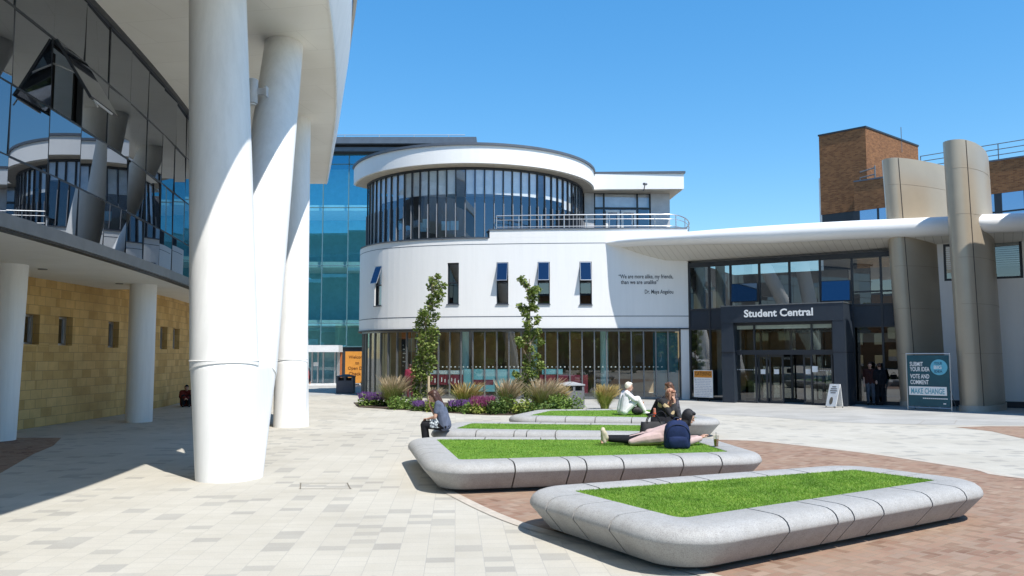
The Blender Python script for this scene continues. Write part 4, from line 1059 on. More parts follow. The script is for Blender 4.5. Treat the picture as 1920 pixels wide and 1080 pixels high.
mk('farthest stone planter bench, where the person in white sits', ((1032, 769.5), (990, 779), (1312, 784), (1226, 768)), (1004, 1061, 1119, 1190), (.3, .6), (1060, 1100, 1150), (.1, .2, .3, .4, .5, .6, .7, .8, .9), nblades=16000, blade=.022)

# ================================================================= PEOPLE
M_SKIN = mat('skin', (.56, .33, .235), .5, var=.06, scale=6); M_SKIN2 = mat('tan_skin', (.42, .24, .16), .5, var=.06, scale=6)
def cloth(name, col, **kw): return mat(name, col, .85, var=kw.pop('var', .18), scale=kw.pop('scale', 9), bump=.6, bscale=14, spec=.15, **kw)
def pattern(name, c1, c2, c3, scale):
    k = NT(name); tc = k.n('TexCoord').outputs['Object']; v = k.n('TexVoronoi', {'Vector': tc, 'Scale': scale})
    return k.done(k.n('BsdfPrincipled', {'Base Color': k.ramp(v.outputs['Color'], [(0., c1), (.45, c2), (.8, c3)], 'CONSTANT'), 'Roughness': .85}))
def plaid(name, c1, c2, sc):
    k = NT(name); tc = k.n('TexCoord').outputs['Object']; sp = k.n('SeparateXYZ', {0: tc})
    m = None
    for i in (0, 1, 2):
        q_ = k.math('LESS_THAN', k.math('FRACT', k.math('MULTIPLY', sp.outputs[i], sc)), .22); m = q_ if m is None else k.math('MAXIMUM', m, q_)
    return k.done(k.n('BsdfPrincipled', {'Base Color': k.mix(m, c1, c2), 'Roughness': .85}))
def remesh(mb, name, m, parent, vox=.009, it=4, loc=None):
    o = mb.build(name, m, parent, smooth=180, loc=(0, 0, 0), recalc=True)
    md = o.modifiers.new('r', 'REMESH'); md.mode = 'VOXEL'; md.voxel_size = vox
    sm = o.modifiers.new('s', 'SMOOTH'); sm.iterations = it; sm.factor = .5
    bpy.context.view_layer.update(); dg = bpy.context.evaluated_depsgraph_get()
    me = bpy.data.meshes.new_from_object(o.evaluated_get(dg)); me.materials.clear(); me.materials.append(m)
    me.shade_smooth(); o.modifiers.clear(); old = o.data; o.data = me; bpy.data.meshes.remove(old); me.name = name
    return o
V = Vector
def hand(mb, wrist, d, up, curl=.5, s=1.):
    """palm and five bent fingers; d = pointing direction, up = back-of-hand normal"""
    d = V(d).normalized(); up = (V(up)-d*V(up).dot(d)).normalized(); x = d.cross(up)
    w_ = V(wrist)
    for k in (-1, 0, 1): mb.cap_(w_+x*k*.018*s+d*.012, .016*s, w_+d*.085*s+x*k*.024*s, .014*s, 8)
    for k, (off, ln) in enumerate(((-.034, .062), (-.012, .078), (.011, .082), (.034, .072))):
        a = w_+d*.088*s+x*off*s; c1 = curl*.8; c2 = curl*1.7
        b = a+(d*math.cos(c1)-up*math.sin(c1))*ln*.55*s; e = b+(d*math.cos(c2)-up*math.sin(c2))*ln*.5*s
        mb.cap_(a, .0105*s, b, .0095*s, 8); mb.cap_(b, .0095*s, e, .008*s, 8)
    a = w_+d*.025*s+x*.03*s; b = a+(d*.65+x*.75-up*.2).normalized()*.045*s; e = b+(d*.95+x*.2-up*.3).normalized()*.035*s
    mb.cap_(a, .013*s, b, .0115*s, 8); mb.cap_(b, .0115*s, e, .009*s, 8)
def person(label, loc, yaw, J, skin, wear, hair=None, fingers=True, group=None, vox=.009):
    """J: joint positions in the person's own frame (facing +x, z up, left = +y)"""
    J = {k: V(v) for k, v in J.items()}
    head, fwd = J['head'], (J['look']).normalized()
    side = V((0, 0, 1)).cross(fwd).normalized() if abs(fwd.z) < .95 else V((0, 1, 0)); top = fwd.cross(side).normalized()
    if J.get('crown'): top = (J['crown']-fwd*J['crown'].dot(fwd)).normalized(); side = top.cross(fwd).normalized()
    rot = Matrix((fwd, side, top)).transposed().to_4x4()
    mb = MB()
    hp = lambda a, b, c: head+fwd*a+side*b+top*c
    mb.ell(head+top*.02, (.095, .076, .105), rot); mb.ell(hp(.025, 0, -.055), (.066, .056, .062), rot)
    mb.cap_(hp(.088, 0, .012), .010, hp(.108, 0, -.022), .016, 8); mb.ell(hp(.088, 0, -.062), (.012, .026, .009), rot, 8, 6)
    for s_ in (1, -1): mb.ell(hp(-.005, .078*s_, -.01), (.02, .011, .03), rot, 8, 6)
    mb.cap_(J['neck'], .056, hp(-.02, 0, -.06), .05)
    ch = J['chest']; pe = J['pelvis']
    for s_ in ('l', 'r'):
        sh, hi = J['sh_'+s_], J['hip_'+s_]
        mb.cap_(hi, .095, sh.lerp(ch, .35), .085); mb.cap_(sh, .055, J['neck'], .05); mb.cap_(sh, .05, J['el_'+s_], .038); mb.cap_(J['el_'+s_], .038, J['wr_'+s_], .026)
        mb.cap_(hi, .088, J['kn_'+s_], .056); mb.cap_(J['kn_'+s_], .055, J['an_'+s_], .036); mb.cap_(J['an_'+s_], .036, J['toe_'+s_], .026)
        d = J.get('hd_'+s_, (J['wr_'+s_]-J['el_'+s_])); hand(mb, J['wr_'+s_], d, J.get('hu_'+s_, V((0, 0, 1))), J.get('curl', V((.6, 0, 0))).x)
    mb.cap_(pe, .11, ch, .115)
    root = remesh(mb, 'person', skin, None, vox, 3)
    tag(root, label, 'person', group)
    def child(fn, name, m, vx=.011, it=4):
        q_ = MB(); fn(q_); o = remesh(q_, name, m, None, vx, it); o.parent = root; return o
    for name, m, fn in wear: child(fn, name, m)
    # eyes and lips
    mb = MB()
    for s_ in (1, -1): mb.ell(hp(.083, .031*s_, .018), (.010, .013, .008), rot, 8, 6)
    o = mb.build('eyes', M_BLK, None, loc=(0, 0, 0)); o.parent = root
    mb = MB(); mb.ell(hp(.097, 0, -.062), (.005, .022, .007), rot, 8, 6); o = mb.build('mouth', mat('lip', (.40, .13, .11), .5), None, loc=(0, 0, 0)); o.parent = root
    if hair: child(lambda q_: hair[1](q_, hp, J, rot), 'hair' if len(hair) < 3 else hair[2], hair[0], .010, 4)
    root.location = loc; root.rotation_euler = (0, 0, yaw)
    return root
def top_(J, sl=.9, r=.022, long=0., pel=True):
    def f(q_):
        for s_ in ('l', 'r'):
            sh, hi, el, wr = J['sh_'+s_], J['hip_'+s_], J['el_'+s_], J['wr_'+s_]
            sh, hi, el, wr = map(V, (sh, hi, el, wr)); ch = V(J['chest'])
            q_.cap_(hi, .095+r, sh.lerp(ch, .35), .085+r); q_.cap_(sh, .055+r, V(J['neck'])-V((0, 0, .02)), .05+r*.6)
            e1 = sh.lerp(el, min(1, sl*2)); q_.cap_(sh, .052+r, e1, .04+r*.9)
            if sl > .5: q_.cap_(el, .04+r*.9, el.lerp(wr, (sl-.5)*2*.97), .028+r*.8)
        q_.cap_(V(J['pelvis']), .11+r, V(J['chest']), .115+r)
    return f
def trous(J, r=.016, to=.94):
    def f(q_):
        for s_ in ('l', 'r'):
            hi, kn, an = V(J['hip_'+s_]), V(J['kn_'+s_]), V(J['an_'+s_])
            q_.cap_(hi, .092+r, kn, .058+r); q_.cap_(kn, .057+r, kn.lerp(an, to), .04+r)
        q_.cap_(V(J['hip_l']), .098+r, V(J['hip_r']), .098+r)
    return f
def shoe(J, h=.0):
    def f(q_):
        for s_ in ('l', 'r'):
            an, toe = V(J['an_'+s_]), V(J['toe_'+s_]); d = (toe-an).normalized()
            q_.cap_(an-d*.03+V((0, 0, -.02)), .045, toe, .035); q_.cap_(an, .046, an-d*.02, .046)
    return f
def hair_long(col, length=.45, back=.05):
    def f(q_, hp, J, rot):
        q_.ell(hp(-.03, 0, .035), (.098, .092, .108), rot); q_.ell(hp(.03, 0, .085), (.068, .08, .05), rot)
        for s_ in (-1, 1): q_.cap_(hp(-.03, .065*s_, 0), .045, hp(-.05-back, .075*s_, -length), .035)
        q_.cap_(hp(-.07, 0, 0), .07, hp(-.10-back, 0, -length), .05)
    return (col, f)
def hair_short(col):
    def f(q_, hp, J, rot):
        q_.ell(hp(-.025, 0, .04), (.096, .087, .10), rot); q_.ell(hp(.025, 0, .09), (.065, .072, .04), rot)
    return (col, f)
def scarf(col):
    def f(q_, hp, J, rot):
        q_.ell(hp(-.028, 0, .022), (.105, .098, .128), rot); q_.ell(hp(.03, 0, .095), (.07, .078, .035), rot)
        q_.cap_(hp(-.02, 0, -.10), .085, V(J['neck'])-V((0, 0, .05)), .115); q_.ell(hp(.02, 0, -.115), (.07, .075, .04), rot)
        for s_ in (-1, 1): q_.cap_(hp(.02, .068*s_, .05), .03, hp(.035, .055*s_, -.09), .03)
    return (col, f, 'headscarf')
def standing(h=1.72, step=0., arms=.0, lean=0.):
    k = h/1.72
    J = dict(pelvis=(0, 0, .93), chest=(.01+lean, 0, 1.25), neck=(.01+lean, 0, 1.45), head=(.035+lean, 0, 1.60), look=(1, 0, -.08),
             sh_l=(0+lean, .175, 1.40), sh_r=(lean, -.175, 1.40), el_l=(-.03+arms*.2, .235, 1.12), el_r=(-.03, -.235, 1.12), wr_l=(.06+arms*.3, .23, .88+arms*.3), wr_r=(.06, -.23, .88),
             hip_l=(0, .09, .90), hip_r=(0, -.09, .90), kn_l=(.04+step*.4, .10, .49), kn_r=(.03-step*.2, -.10, .49), an_l=(step*.9, .10, .08), an_r=(-step*.8, -.10, .09), toe_l=(.14+step*.9, .12, .035), toe_r=(.14-step*.75, -.12, .035))
    return {a: (tuple(c*k for c in b) if a != 'look' else b) for a, b in J.items()}
# 1 girl sitting on the end of the third planter, hand to her face (faces left)
J1 = dict(pelvis=(0, 0, .12), chest=(.10, 0, .42), neck=(.17, 0, .59), head=(.255, 0, .70), look=(.9, -.12, -.42), sh_l=(.14, .16, .55), sh_r=(.14, -.16, .55), el_l=(.20, .20, .29), el_r=(.24, -.17, .31), wr_l=(.36, .06, .24), wr_r=(.335, -.04, .53),
          hip_l=(.02, .10, .10), hip_r=(.02, -.10, .10), kn_l=(.44, .12, .12), kn_r=(.45, -.08, .13), an_l=(.40, .12, -.36), an_r=(.36, -.06, -.36), toe_l=(.53, .13, -.42), toe_r=(.49, -.05, -.42), hd_r=(.05, .05, 1), hu_r=(1, 0, 0), hd_l=(.6, -.7, 0))
M_TEE = cloth('blue_grey_tee', (.11, .13, .185)); M_BLKC = cloth('black_cloth', (.014, .014, .017)); M_HAIR = mat('dark_auburn_hair', (.055, .022, .014), .45, var=.3, scale=25)
q = G(836, 806, .455)
person('girl with long dark hair sitting on the planter end, hand raised to her face', (q.x+.0, q.y-.1, .455), PI, J1, M_SKIN,
       [('tee_shirt', M_TEE, top_(J1, .30)), ('trousers', M_BLKC, trous(J1)), ('shoes', M_BLK, shoe(J1))], hair_long(M_HAIR, .30, .0))
# 2 person in white hugging the knees (faces right)
J2 = dict(pelvis=(0, 0, .12), chest=(.07, 0, .42), neck=(.13, 0, .60), head=(.20, 0, .73), look=(1, 0, -.1), sh_l=(.11, .17, .56), sh_r=(.11, -.17, .56), el_l=(.30, .20, .40), el_r=(.30, -.20, .40), wr_l=(.50, .05, .34), wr_r=(.50, -.06, .35),
          hip_l=(.03, .10, .10), hip_r=(.03, -.10, .10), kn_l=(.42, .12, .40), kn_r=(.40, -.12, .42), an_l=(.62, .11, .07), an_r=(.60, -.11, .07), toe_l=(.74, .12, .035), toe_r=(.72, -.12, .035), hd_l=(.5, -.8, -.2), hd_r=(.5, .8, -.2))
M_WCL = cloth('white_cotton', (.80, .765, .79), var=.06); M_WHAIR = mat('white_hair', (.80, .74, .60), .6, var=.1, scale=25)
q = G(1167, 778, .45)
person('person with white hair in white clothes sitting with knees drawn up', (q.x, q.y+.1, .45), 0.12, J2, M_SKIN, [('shirt', M_WCL, top_(J2, 1., .026)), ('trousers', mat('cream_cotton', (.74, .73, .70), .85, var=.06), trous(J2, .026, .86)), ('shoes', M_PLASTW, shoe(J2))], hair_short(M_WHAIR))
# 3 woman in a patterned headscarf, chin on her hand
J3 = dict(pelvis=(0, 0, .12), chest=(.09, 0, .42), neck=(.17, 0, .585), head=(.25, 0, .705), look=(1, -.1, -.25), sh_l=(.14, .17, .55), sh_r=(.14, -.17, .55), el_l=(.34, .16, .28), el_r=(.36, -.17, .27), wr_l=(.46, .02, .20), wr_r=(.37, -.05, .52),
          hip_l=(.02, .10, .10), hip_r=(.02, -.10, .10), kn_l=(.38, .30, .13), kn_r=(.42, -.26, .12), an_l=(.42, -.12, .06), an_r=(.36, .14, .06), toe_l=(.46, -.24, .04), toe_r=(.40, .26, .04), hd_r=(0, .05, 1), hu_r=(1, 0, 0))
q = G(1240, 800, .45)
M_SCF = pattern('orange_pattern_scarf', (.24, .10, .06), (.46, .24, .15), (.58, .40, .28), 30.)
person('woman in an orange patterned headscarf resting her chin on one hand', (q.x, q.y, .45), -.75, J3, M_SKIN2, [('top', pattern('black_print_top', (.012, .012, .014), (.02, .02, .022), (.42, .32, .17), 11.), top_(J3, .95, .03)), ('trousers', M_BLKC, trous(J3, .03)), ('shoes', M_BLK, shoe(J3))], scarf(M_SCF))
# 4 woman with brown hair behind her
J4 = dict(J2); J4.update(head=(.18, 0, .745), look=(1, .2, -.15))
q = G(1258, 781, .45)
person('woman with long brown hair and a dark checked top, behind the patterned headscarf', (q.x+.1, q.y-.1, .45), PI*.80, J4, M_SKIN, [('top', plaid('dark_plaid', (.012, .013, .018), (.07, .065, .08), 11.), top_(J4, .95, .03)), ('trousers', M_BLKC, trous(J4, .02)), ('shoes', M_BLK, shoe(J4))], hair_long(mat('brown_hair', (.10, .045, .022), .45, var=.3, scale=25), .34, .02))
# 5 woman lying on her front, propped on her elbows (head towards +x)
J5 = dict(pelvis=(.0, 0, .15), chest=(.30, 0, .24), neck=(.46, 0, .37), head=(.57, -.01, .47), look=(.9, -.1, -.38), crown=(.38, 0, .92), sh_l=(.40, .18, .31), sh_r=(.40, -.18, .31), el_l=(.52, .22, .06), el_r=(.53, -.20, .06), wr_l=(.76, .08, .10), wr_r=(.77, -.06, .11),
          hip_l=(-.04, .10, .14), hip_r=(-.04, -.10, .14), kn_l=(-.46, .12, .08), kn_r=(-.46, -.10, .08), an_l=(-.87, .10, .10), an_r=(-.87, -.09, .09), toe_l=(-.96, .12, .03), toe_r=(-.97, -.13, .03), hd_l=(.75, -.25, .6), hd_r=(.75, .3, .6))
M_PINK = cloth('dusty_pink_coat', (.50, .37, .35), var=.08)
def coat5(q_):
    top_(J5, .96, .03)(q_)
    for y in (-.16, -.08, 0, .08, .16):
        q_.cap_((.02, y*.8, .13), .125, (-.20, y*1.05, .10), .105); q_.cap_((-.20, y*1.05, .105), .105, (-.47, y*1.3, .055+.03*(abs(y) < .1)), .055)
    q_.cap_((.05, 0, .19), .10, (-.12, 0, .17), .10)
    for a_, b_ in (((.36, .10, .33), (-.1, .05, .24)), ((.33, -.08, .33), (-.2, -.12, .19)), ((.1, .12, .24), (-.42, .1, .12))): q_.cap_(a_, .022, b_, .016)
def shoes5(q_):
    for s_, y, e in (('l', .12, .06), ('r', -.12, -.02)):
        q_.cap_((-.93, y, .05), .04, (-.95+e*.3, y, .24), .043); q_.cap_((-.90, y*.9, .12), .052, (-.93, y, .2), .05)
q = G(1232, 833, .455)
person('woman in black headscarf and dusty pink coat lying on her front', (q.x, q.y+.05, .455), -.03, J5, M_SKIN, [('leggings', M_BLKC, trous(J5, .012, .9)), ('coat', M_PINK, coat5), ('shoes', mat('cream_canvas', (.50, .43, .32), .8), shoes5)], scarf(mat('black_headscarf', (.012, .012, .015), .7)))
# 6 walker with red rucksack beyond the second column
q = G(573, 752)
JW = standing(1.74, .22, .3)
person('person in dark clothes walking past the rear forked column', (q.x-.08, q.y, 0), PI*.52, JW, M_SKIN, [('jacket', cloth('dark_jacket', (.03, .03, .04)), top_(JW, 1.)), ('trousers', M_BLKC, trous(JW)), ('shoes', M_PLASTW, shoe(JW))], hair_short(M_HAIR), vox=.014)
def pack_mesh(mb, w_, d_, h):
    rings = []
    for z, s_ in ((0, .86), (.03, .96), (.15, 1.), (.55, .98), (.78, .88), (.92, .66), (.985, .36), (1, .1)):
        rings.append([(math.copysign(abs(math.cos(a))**.55, math.cos(a))*d_/2*s_, math.copysign(abs(math.sin(a))**.55, math.sin(a))*w_/2*s_, z*h) for a in [2*PI*k/28 for k in range(28)]])
    mb.loft(rings); return mb
q6 = Vector((q.x-.08, q.y, 0))
def backpack(label, loc, yaw, m, w_, d_, h, m2, tilt=0.):
    r_ = thing('backpack', label, 'backpack', loc)
    bpy.context.view_layer.update()
    def ch(mb, n_, mm):
        o = mb.build(n_, mm, None, smooth=50, loc=(0, 0, 0)); o.parent = r_; return o
    ch(pack_mesh(MB(), w_, d_, h), 'body', m)
    mb = MB(); rings = []
    for z, s_ in ((.06, .75), (.09, .85), (.3, .86), (.42, .78), (.46, .5)):
        rings.append([(d_*.36+math.copysign(abs(math.cos(a))**.6, math.cos(a))*d_*.30*s_, math.copysign(abs(math.sin(a))**.6, math.sin(a))*w_*.45*s_, z*h) for a in [2*PI*k/24 for k in range(24)]])
    ch(mb.loft(rings), 'front_pocket', m)
    ch(MB().tube([(d_*.40, math.sin(a)*w_*.47, h*.45+math.cos(a)*h*.43) for a in [-1.9+3.8*k/16 for k in range(17)]], .008, 6), 'zip', m2)
    ch(MB().tube([(-d_*.2, .05*math.sin(a), h*.97+.05*math.cos(a)) for a in [-1.5+3*k/10 for k in range(11)]], .011, 8), 'handle', m2)
    for s_ in (-1, 1): ch(MB().tube([(-d_*.45, s_*w_*.22, h*.9), (-d_*.75, s_*w_*.27, h*.62), (-d_*.72, s_*w_*.3, h*.3), (-d_*.42, s_*w_*.34, h*.08)], .018, 8), 'strap', m2)
    r_.rotation_euler = (0, tilt, yaw); return r_
backpack('red backpack carried by the walker behind the rear forked column', (q6.x+.10, q6.y-.24, .96), -PI*.48, cloth('red_nylon', (.50, .02, .03), var=.1), .34, .22, .50, M_BLKC)
# 7 sitting figure in dark red by the stone wall
q = G(352, 762); J7 = dict(J2)
person('person in a dark red coat sitting by the sandstone wall', (q.x-.1, q.y+.1, .0), -1.2, J7, M_SKIN2, [('coat', cloth('dark_red_coat', (.12, .018, .015)), top_(J7, 1., .05)), ('trousers', M_BLKC, trous(J7, .02)), ('shoes', M_BLK, shoe(J7))], hair_short(M_BLKC), vox=.014)
# 8 person in maroon outside the cafe glass
q = G(770, 744); J8 = standing(1.62)
person('person in maroon standing by the cafe glass beside the first young tree', (U(769, 700, 37.6).x, 37.6, 0), 2.0, J8, M_SKIN2, [('coat', cloth('maroon_coat', (.16, .02, .04)), top_(J8, 1., .03)), ('trousers', cloth('maroon_trousers', (.08, .02, .03)), trous(J8, .02)), ('shoes', M_BLK, shoe(J8))], hair_short(M_HAIR), vox=.014)
# 9, 10 two people at the hall glass
for px, hgt, yaw, lab, mtop, mleg in ((1634, 1.74, -2.0, 'man in a dark red shirt standing outside the hall glass', cloth('dark_brown_shirt', (.05, .02, .018)), cloth('grey_jeans', (.09, .10, .12))), (1652, 1.70, 1.5, 'person in black seen from behind against the hall glass', M_BLKC, M_BLKC)):
    d = FC.s_px(px, 1.2); q = FC.at(d, .42); Jx = standing(hgt, 0, .35)
    person(lab, (q.x, q.y, .005), yaw, Jx, M_SKIN, [('shirt', mtop, top_(Jx, .40 if 'shirt' in lab else .9)), ('trousers', mleg, trous(Jx)), ('shoes', M_BLK, shoe(Jx))], hair_short(M_HAIR), vox=.014)

# ================================================================= BAGS AND THE DRINK
q = G(1272, 841, .45)
M_NAVY = cloth('navy_nylon', (.018, .03, .085), var=.2, scale=6)
backpack('navy backpack standing on the grass in front of the lying woman', (q.x, q.y+.12, .45), -1.62, M_NAVY, .44, .26, .47, mat('navy_webbing', (.012, .018, .045), .6), .10)
def tote(label, loc, yaw, w_, d_, h, m, cat='handbag', name='handbag'):
    r_ = thing(name, label, cat, loc)
    def ch(mb, n_, mm):
        o = mb.build(n_, mm, None, smooth=50, loc=(0, 0, 0)); o.parent = r_; return o
    rings = []
    for z, s_, wd in ((0, .9, 1), (.03, 1, 1.05), (.3, 1.02, 1.05), (.7, .97, .7), (1, .93, .3)):
        rings.append([(math.copysign(abs(math.cos(a))**.4, math.cos(a))*w_/2*s_, math.copysign(abs(math.sin(a))**.5, math.sin(a))*d_/2*wd, z*h+.012*math.sin(a*3)*z) for a in [2*PI*k/32 for k in range(32)]])
    ch(MB().loft(rings), 'body', m)
    for s_ in (-1, 1): ch(MB().tube([(math.sin(a)*w_*.26, s_*d_*.18, h*.86+math.cos(a)*h*.62) for a in [-1.6+3.2*k/16 for k in range(17)]], .010, 8), 'handle', m)
    ch(MB().tube([(-w_*.40, 0, h*1.0), (w_*.40, 0, h*1.0)], .006, 6), 'zip', M_BLK)
    r_.rotation_euler = (0, 0, yaw); return r_
M_LEATH = mat('black_leather', (.014, .014, .016), .6, spec=.3, var=.3)
q = G(1226, 822, .455); tote('black leather handbag with two handles behind the lying woman', (q.x, q.y+.06, .455), .12, .50, .22, .30, M_LEATH)
q = G(1236, 803, .455); tote('soft black bag set down in front of the patterned headscarf woman', (q.x-.02, q.y-.3, .455), -.2, .44, .24, .26, M_BLKC)
q = G(1197, 778, .45)
rb = thing('round_bag', 'small dark round bag on the grass at the feet of the white clothed person', 'bag', (q.x, q.y+.08, .45))
o = MB().ell((0, 0, .11), (.17, .11, .115), None, 20, 12).build('body', pattern('dark_print_bag', (.02, .018, .02), (.05, .045, .05), (.16, .13, .13), 14.), None, smooth=180, loc=(0, 0, 0)); o.parent = rb
o = MB().tube([(math.sin(a)*.12, 0, .17+math.cos(a)*.09) for a in [-1.4+2.8*k/12 for k in range(13)]], .010, 8).build('handle', M_BLK, None, loc=(0, 0, 0)); o.parent = rb
q = G(836, 806, .455)
pb_ = tote('white and grey patterned bag on the lap of the sitting girl', (q.x-.19, q.y-.24, .52), .1, .26, .12, .17, pattern('white_print_bag', (.10, .11, .13), (.55, .60, .62), (.30, .32, .35), 34.), 'bag', 'shoulder_bag')
rb2 = thing('drink_bottle', 'orange red bottle sticking up behind the black handbag', 'bottle', (G(1226, 803, .45).x, G(1226, 803, .45).y-.1, .455))
for nm, prof, m in (('body', ((0, .036), (.02, .042), (.22, .042), (.27, .03)), mat('orange_red_plastic', (.50, .085, .03), .4)), ('cap', ((.27, .026), (.34, .026), (.345, .02)), mat('pink_cap', (.55, .22, .15), .5))):
    o = MB().loft([[(r_*1.1*math.cos(a), r_*1.1*math.sin(a), z*1.25) for a in [2*PI*k/20 for k in range(20)]] for z, r_ in prof]).build(nm, m, None, loc=(0, 0, 0)); o.parent = rb2
q = G(1343, 837, .455)
gl = thing('drinking_glass', 'tall clear cup of brown iced drink on the planter rim', 'drink', (q.x, q.y, .458))
def lathe(prof, n=24): return MB().loft([[(r_*math.cos(a), r_*math.sin(a), z) for a in [2*PI*k/n for k in range(n)]] for z, r_ in prof])
for nm, prof, m in (('cup', ((0, .034), (.003, .036), (.185, .050), (.185, .047), (.006, .033)), glass('cup_plastic', (.92, .93, .92), .03, 1.)), ('drink', ((.007, .032), (.06, .036), (.12, .0415), (.12, .01)), mat('brown_drink', (.28, .13, .04), .2)), ('straw', ((0, .004), (.24, .004)), M_BLK)):
    o = lathe(prof).build(nm, m, None, loc=(0, 0, 0)); o.parent = gl

# ================================================================= SIGNS, BINS, FITTINGS
def board_path(pxa, pxb, Ya, Yb):
    a = U(pxa, 700, Ya); b = U(pxb, 700, Yb); return Path([(a.x, a.y), (b.x, b.y)])
# catering board
bpth = board_path(1300.5, 1336, 36.3, 35.55); z0, z1 = U(1318, 745, 36).z, U(1318, 694, 36).z
r_ = thing('catering_board', 'white catering notice board with orange heading on short legs by the glass', 'sign', tuple(bpth.pt(bpth.L/2, 0)))
strip(MB(), bpth, 0, bpth.L, z0, z1, 0, -.03, 9).build('board', M_PLASTW, r_, smooth=0)
zo = z1-(z1-z0)*.27
strip(MB(), bpth, .03, bpth.L-.03, zo, z1-.03, .004, -.002, 9).build('heading_panel', mat('amber_panel', (.62, .24, .03), .5), r_, smooth=0)
mb = MB(); text_on(mb, bpth, 'CATERING', bpth.L/2, zo+.09, width=bpth.L*.84, height=.17, off=.008, align='c', bold=.012); mb.build('lettering', mat('brown_ink', (.12, .05, .01), .6), r_, smooth=0, recalc=False)
mb = MB(); rg = random.Random(3)
for i in range(11):
    x = .07
    while x < bpth.L-.15:
        l = rg.uniform(.05, .16); strip(mb, bpth, x, min(x+l, bpth.L-.06), zo-.10-i*.075, zo-.075-i*.075, .004, .0, 9); x += l+.03
mb.build('text_lines', mat('pale_ink', (.45, .48, .58), .6), r_, smooth=0)
for f_ in (.2, .8): post(MB(), bpth, bpth.L*f_, .06, 0, z0, -.0, -.04).build('leg', M_BLK, r_)
# A-board
bpth = board_path(1553, 1572, 31.6, 31.2); r_ = thing('pavement_sign', 'small white folding A-board leaning by the right portal pier', 'sign', tuple(bpth.pt(bpth.L/2, 0)))
def leanq(y0, y1, z0, z1, x0, x1, sgn=1, off=0.):
    return [bpth.pt(x0, z0, (y0+off)*sgn), bpth.pt(x1, z0, (y0+off)*sgn), bpth.pt(x1+.07, z1, (y1+off)*sgn), bpth.pt(x0+.07, z1, (y1+off)*sgn)]
def slab(q0, th, name, m):
    n = (q0[1]-q0[0]).cross(q0[3]-q0[0]).normalized()*th; mb = MB(); vs = q0+[p-n for p in q0]
    mb.add(vs, [(0, 1, 2, 3), (7, 6, 5, 4), (0, 4, 5, 1), (1, 5, 6, 2), (2, 6, 7, 3), (3, 7, 4, 0)]); return mb.build(name, m, r_, smooth=0)
slab(leanq(.22, .02, .06, .92, 0, bpth.L), .025, 'board', M_PLASTW)
slab(leanq(.22, .02, .06, .92, 0, bpth.L, -1)[::-1], .025, 'rear_board', M_PLASTW)
lq = leanq(.22, .02, .06, .92, 0, bpth.L, 1, .004)
def onq(u, v): return lq[0].lerp(lq[1], u).lerp(lq[3].lerp(lq[2], u), v)
mb = MB()
for i, (u0, u1) in enumerate(((.3, .7), (.2, .8), (.15, .85), (.25, .75))): v = .86-i*.09; mb.quad(onq(u0, v), onq(u1, v), onq(u1, v+.045), onq(u0, v+.045))
mb.build('text_lines', mat('grey_ink', (.18, .17, .16), .6), r_, smooth=0, recalc=False)
mb = MB(); cc = onq(.45, .27); n_ = 18
mb.quad(*[onq(.45+.17*math.cos(2*PI*k/n_), .25+.17*math.sin(2*PI*k/n_)) for k in range(n_)]); mb.build('printed_picture', mat('sepia_print', (.14, .12, .09), .6), r_, smooth=0, recalc=False)
mb = MB()
for x in (.03, bpth.L-.03):
    for s_ in (1, -1): mb.tube([bpth.pt(x, 0, .235*s_), bpth.pt(x, .07, .22*s_)], .018, 6)
mb.build('foot', M_BLK, r_)
# banner
A, B = G(1704, 769), G(1783, 772.5); bn = Path([(A.x, A.y), (B.x, B.y)])
r_ = thing('banner_stand', 'large dark teal printed banner on a metal frame between the bronze fins', 'banner', tuple(bn.pt(bn.L/2, 0)))
zt = bn.pz(1744, 666)[1]; zb = bn.pz(1744, 762)[1]
ds = bn.steps(0, bn.L, .1); mb = MB()
for a, b in zip(ds, ds[1:]): mb.quad(bn.pt(a, zb, .012*math.sin(a*5)), bn.pt(b, zb, .012*math.sin(b*5)), bn.pt(b, zt, 0), bn.pt(a, zt, 0))
strip(mb, bn, 0, bn.L, zb, zt, -.004, -.012, .2)
mb.build('banner_sheet', mat('dark_teal_vinyl', (.012, .075, .10), .45, var=.15, scale=1.5), r_, smooth=40)
hgt = zt-zb; BW = bn.L
for t, v, w_ in (('SUBMIT', .785, .32), ('YOUR IDEA', .685, .47), ('VOTE AND', .545, .46), ('COMMENT', .43, .44)):
    mb = MB(); text_on(mb, bn, t, BW*.07, zb+hgt*v, width=BW*w_, height=hgt*.085, off=.02, bold=.02); mb.build('lettering', M_PLASTW, r_, smooth=0, recalc=False)
strip(MB(), bn, BW*.03, BW*.93, zb+hgt*.215, zb+hgt*.385, .024, .016, 9).build('white_strip', M_PLASTW, r_, smooth=0)
mb = MB(); text_on(mb, bn, 'MAKE CHANGE', BW*.48, zb+hgt*.245, width=BW*.80, height=hgt*.11, off=.03, align='c', bold=.02); mb.build('lettering', mat('teal_ink', (.12, .36, .44), .5), r_, smooth=0, recalc=False)
mb = MB(); cx, cz, rr_ = BW*.765, zb+hgt*.765, BW*.20
mb.quad(*[bn.pt(cx+rr_*math.cos(2*PI*k/36), cz+rr_*1.0*math.sin(2*PI*k/36), .018) for k in range(36)]); mb.build('round_emblem', mat('sky_blue_ink', (.12, .42, .55), .5), r_, smooth=0, recalc=False)
for t_, dz_, h_ in (('YOUR', .34, .34), ('IDEA', -.68, .32)):
    mb = MB(); text_on(mb, bn, t_, cx-.02, cz+rr_*dz_, width=rr_*.95, height=rr_*h_, off=.024, align='c', bold=.015); mb.build('lettering', mat('navy_ink', (.01, .05, .10), .5), r_, smooth=0, recalc=False)
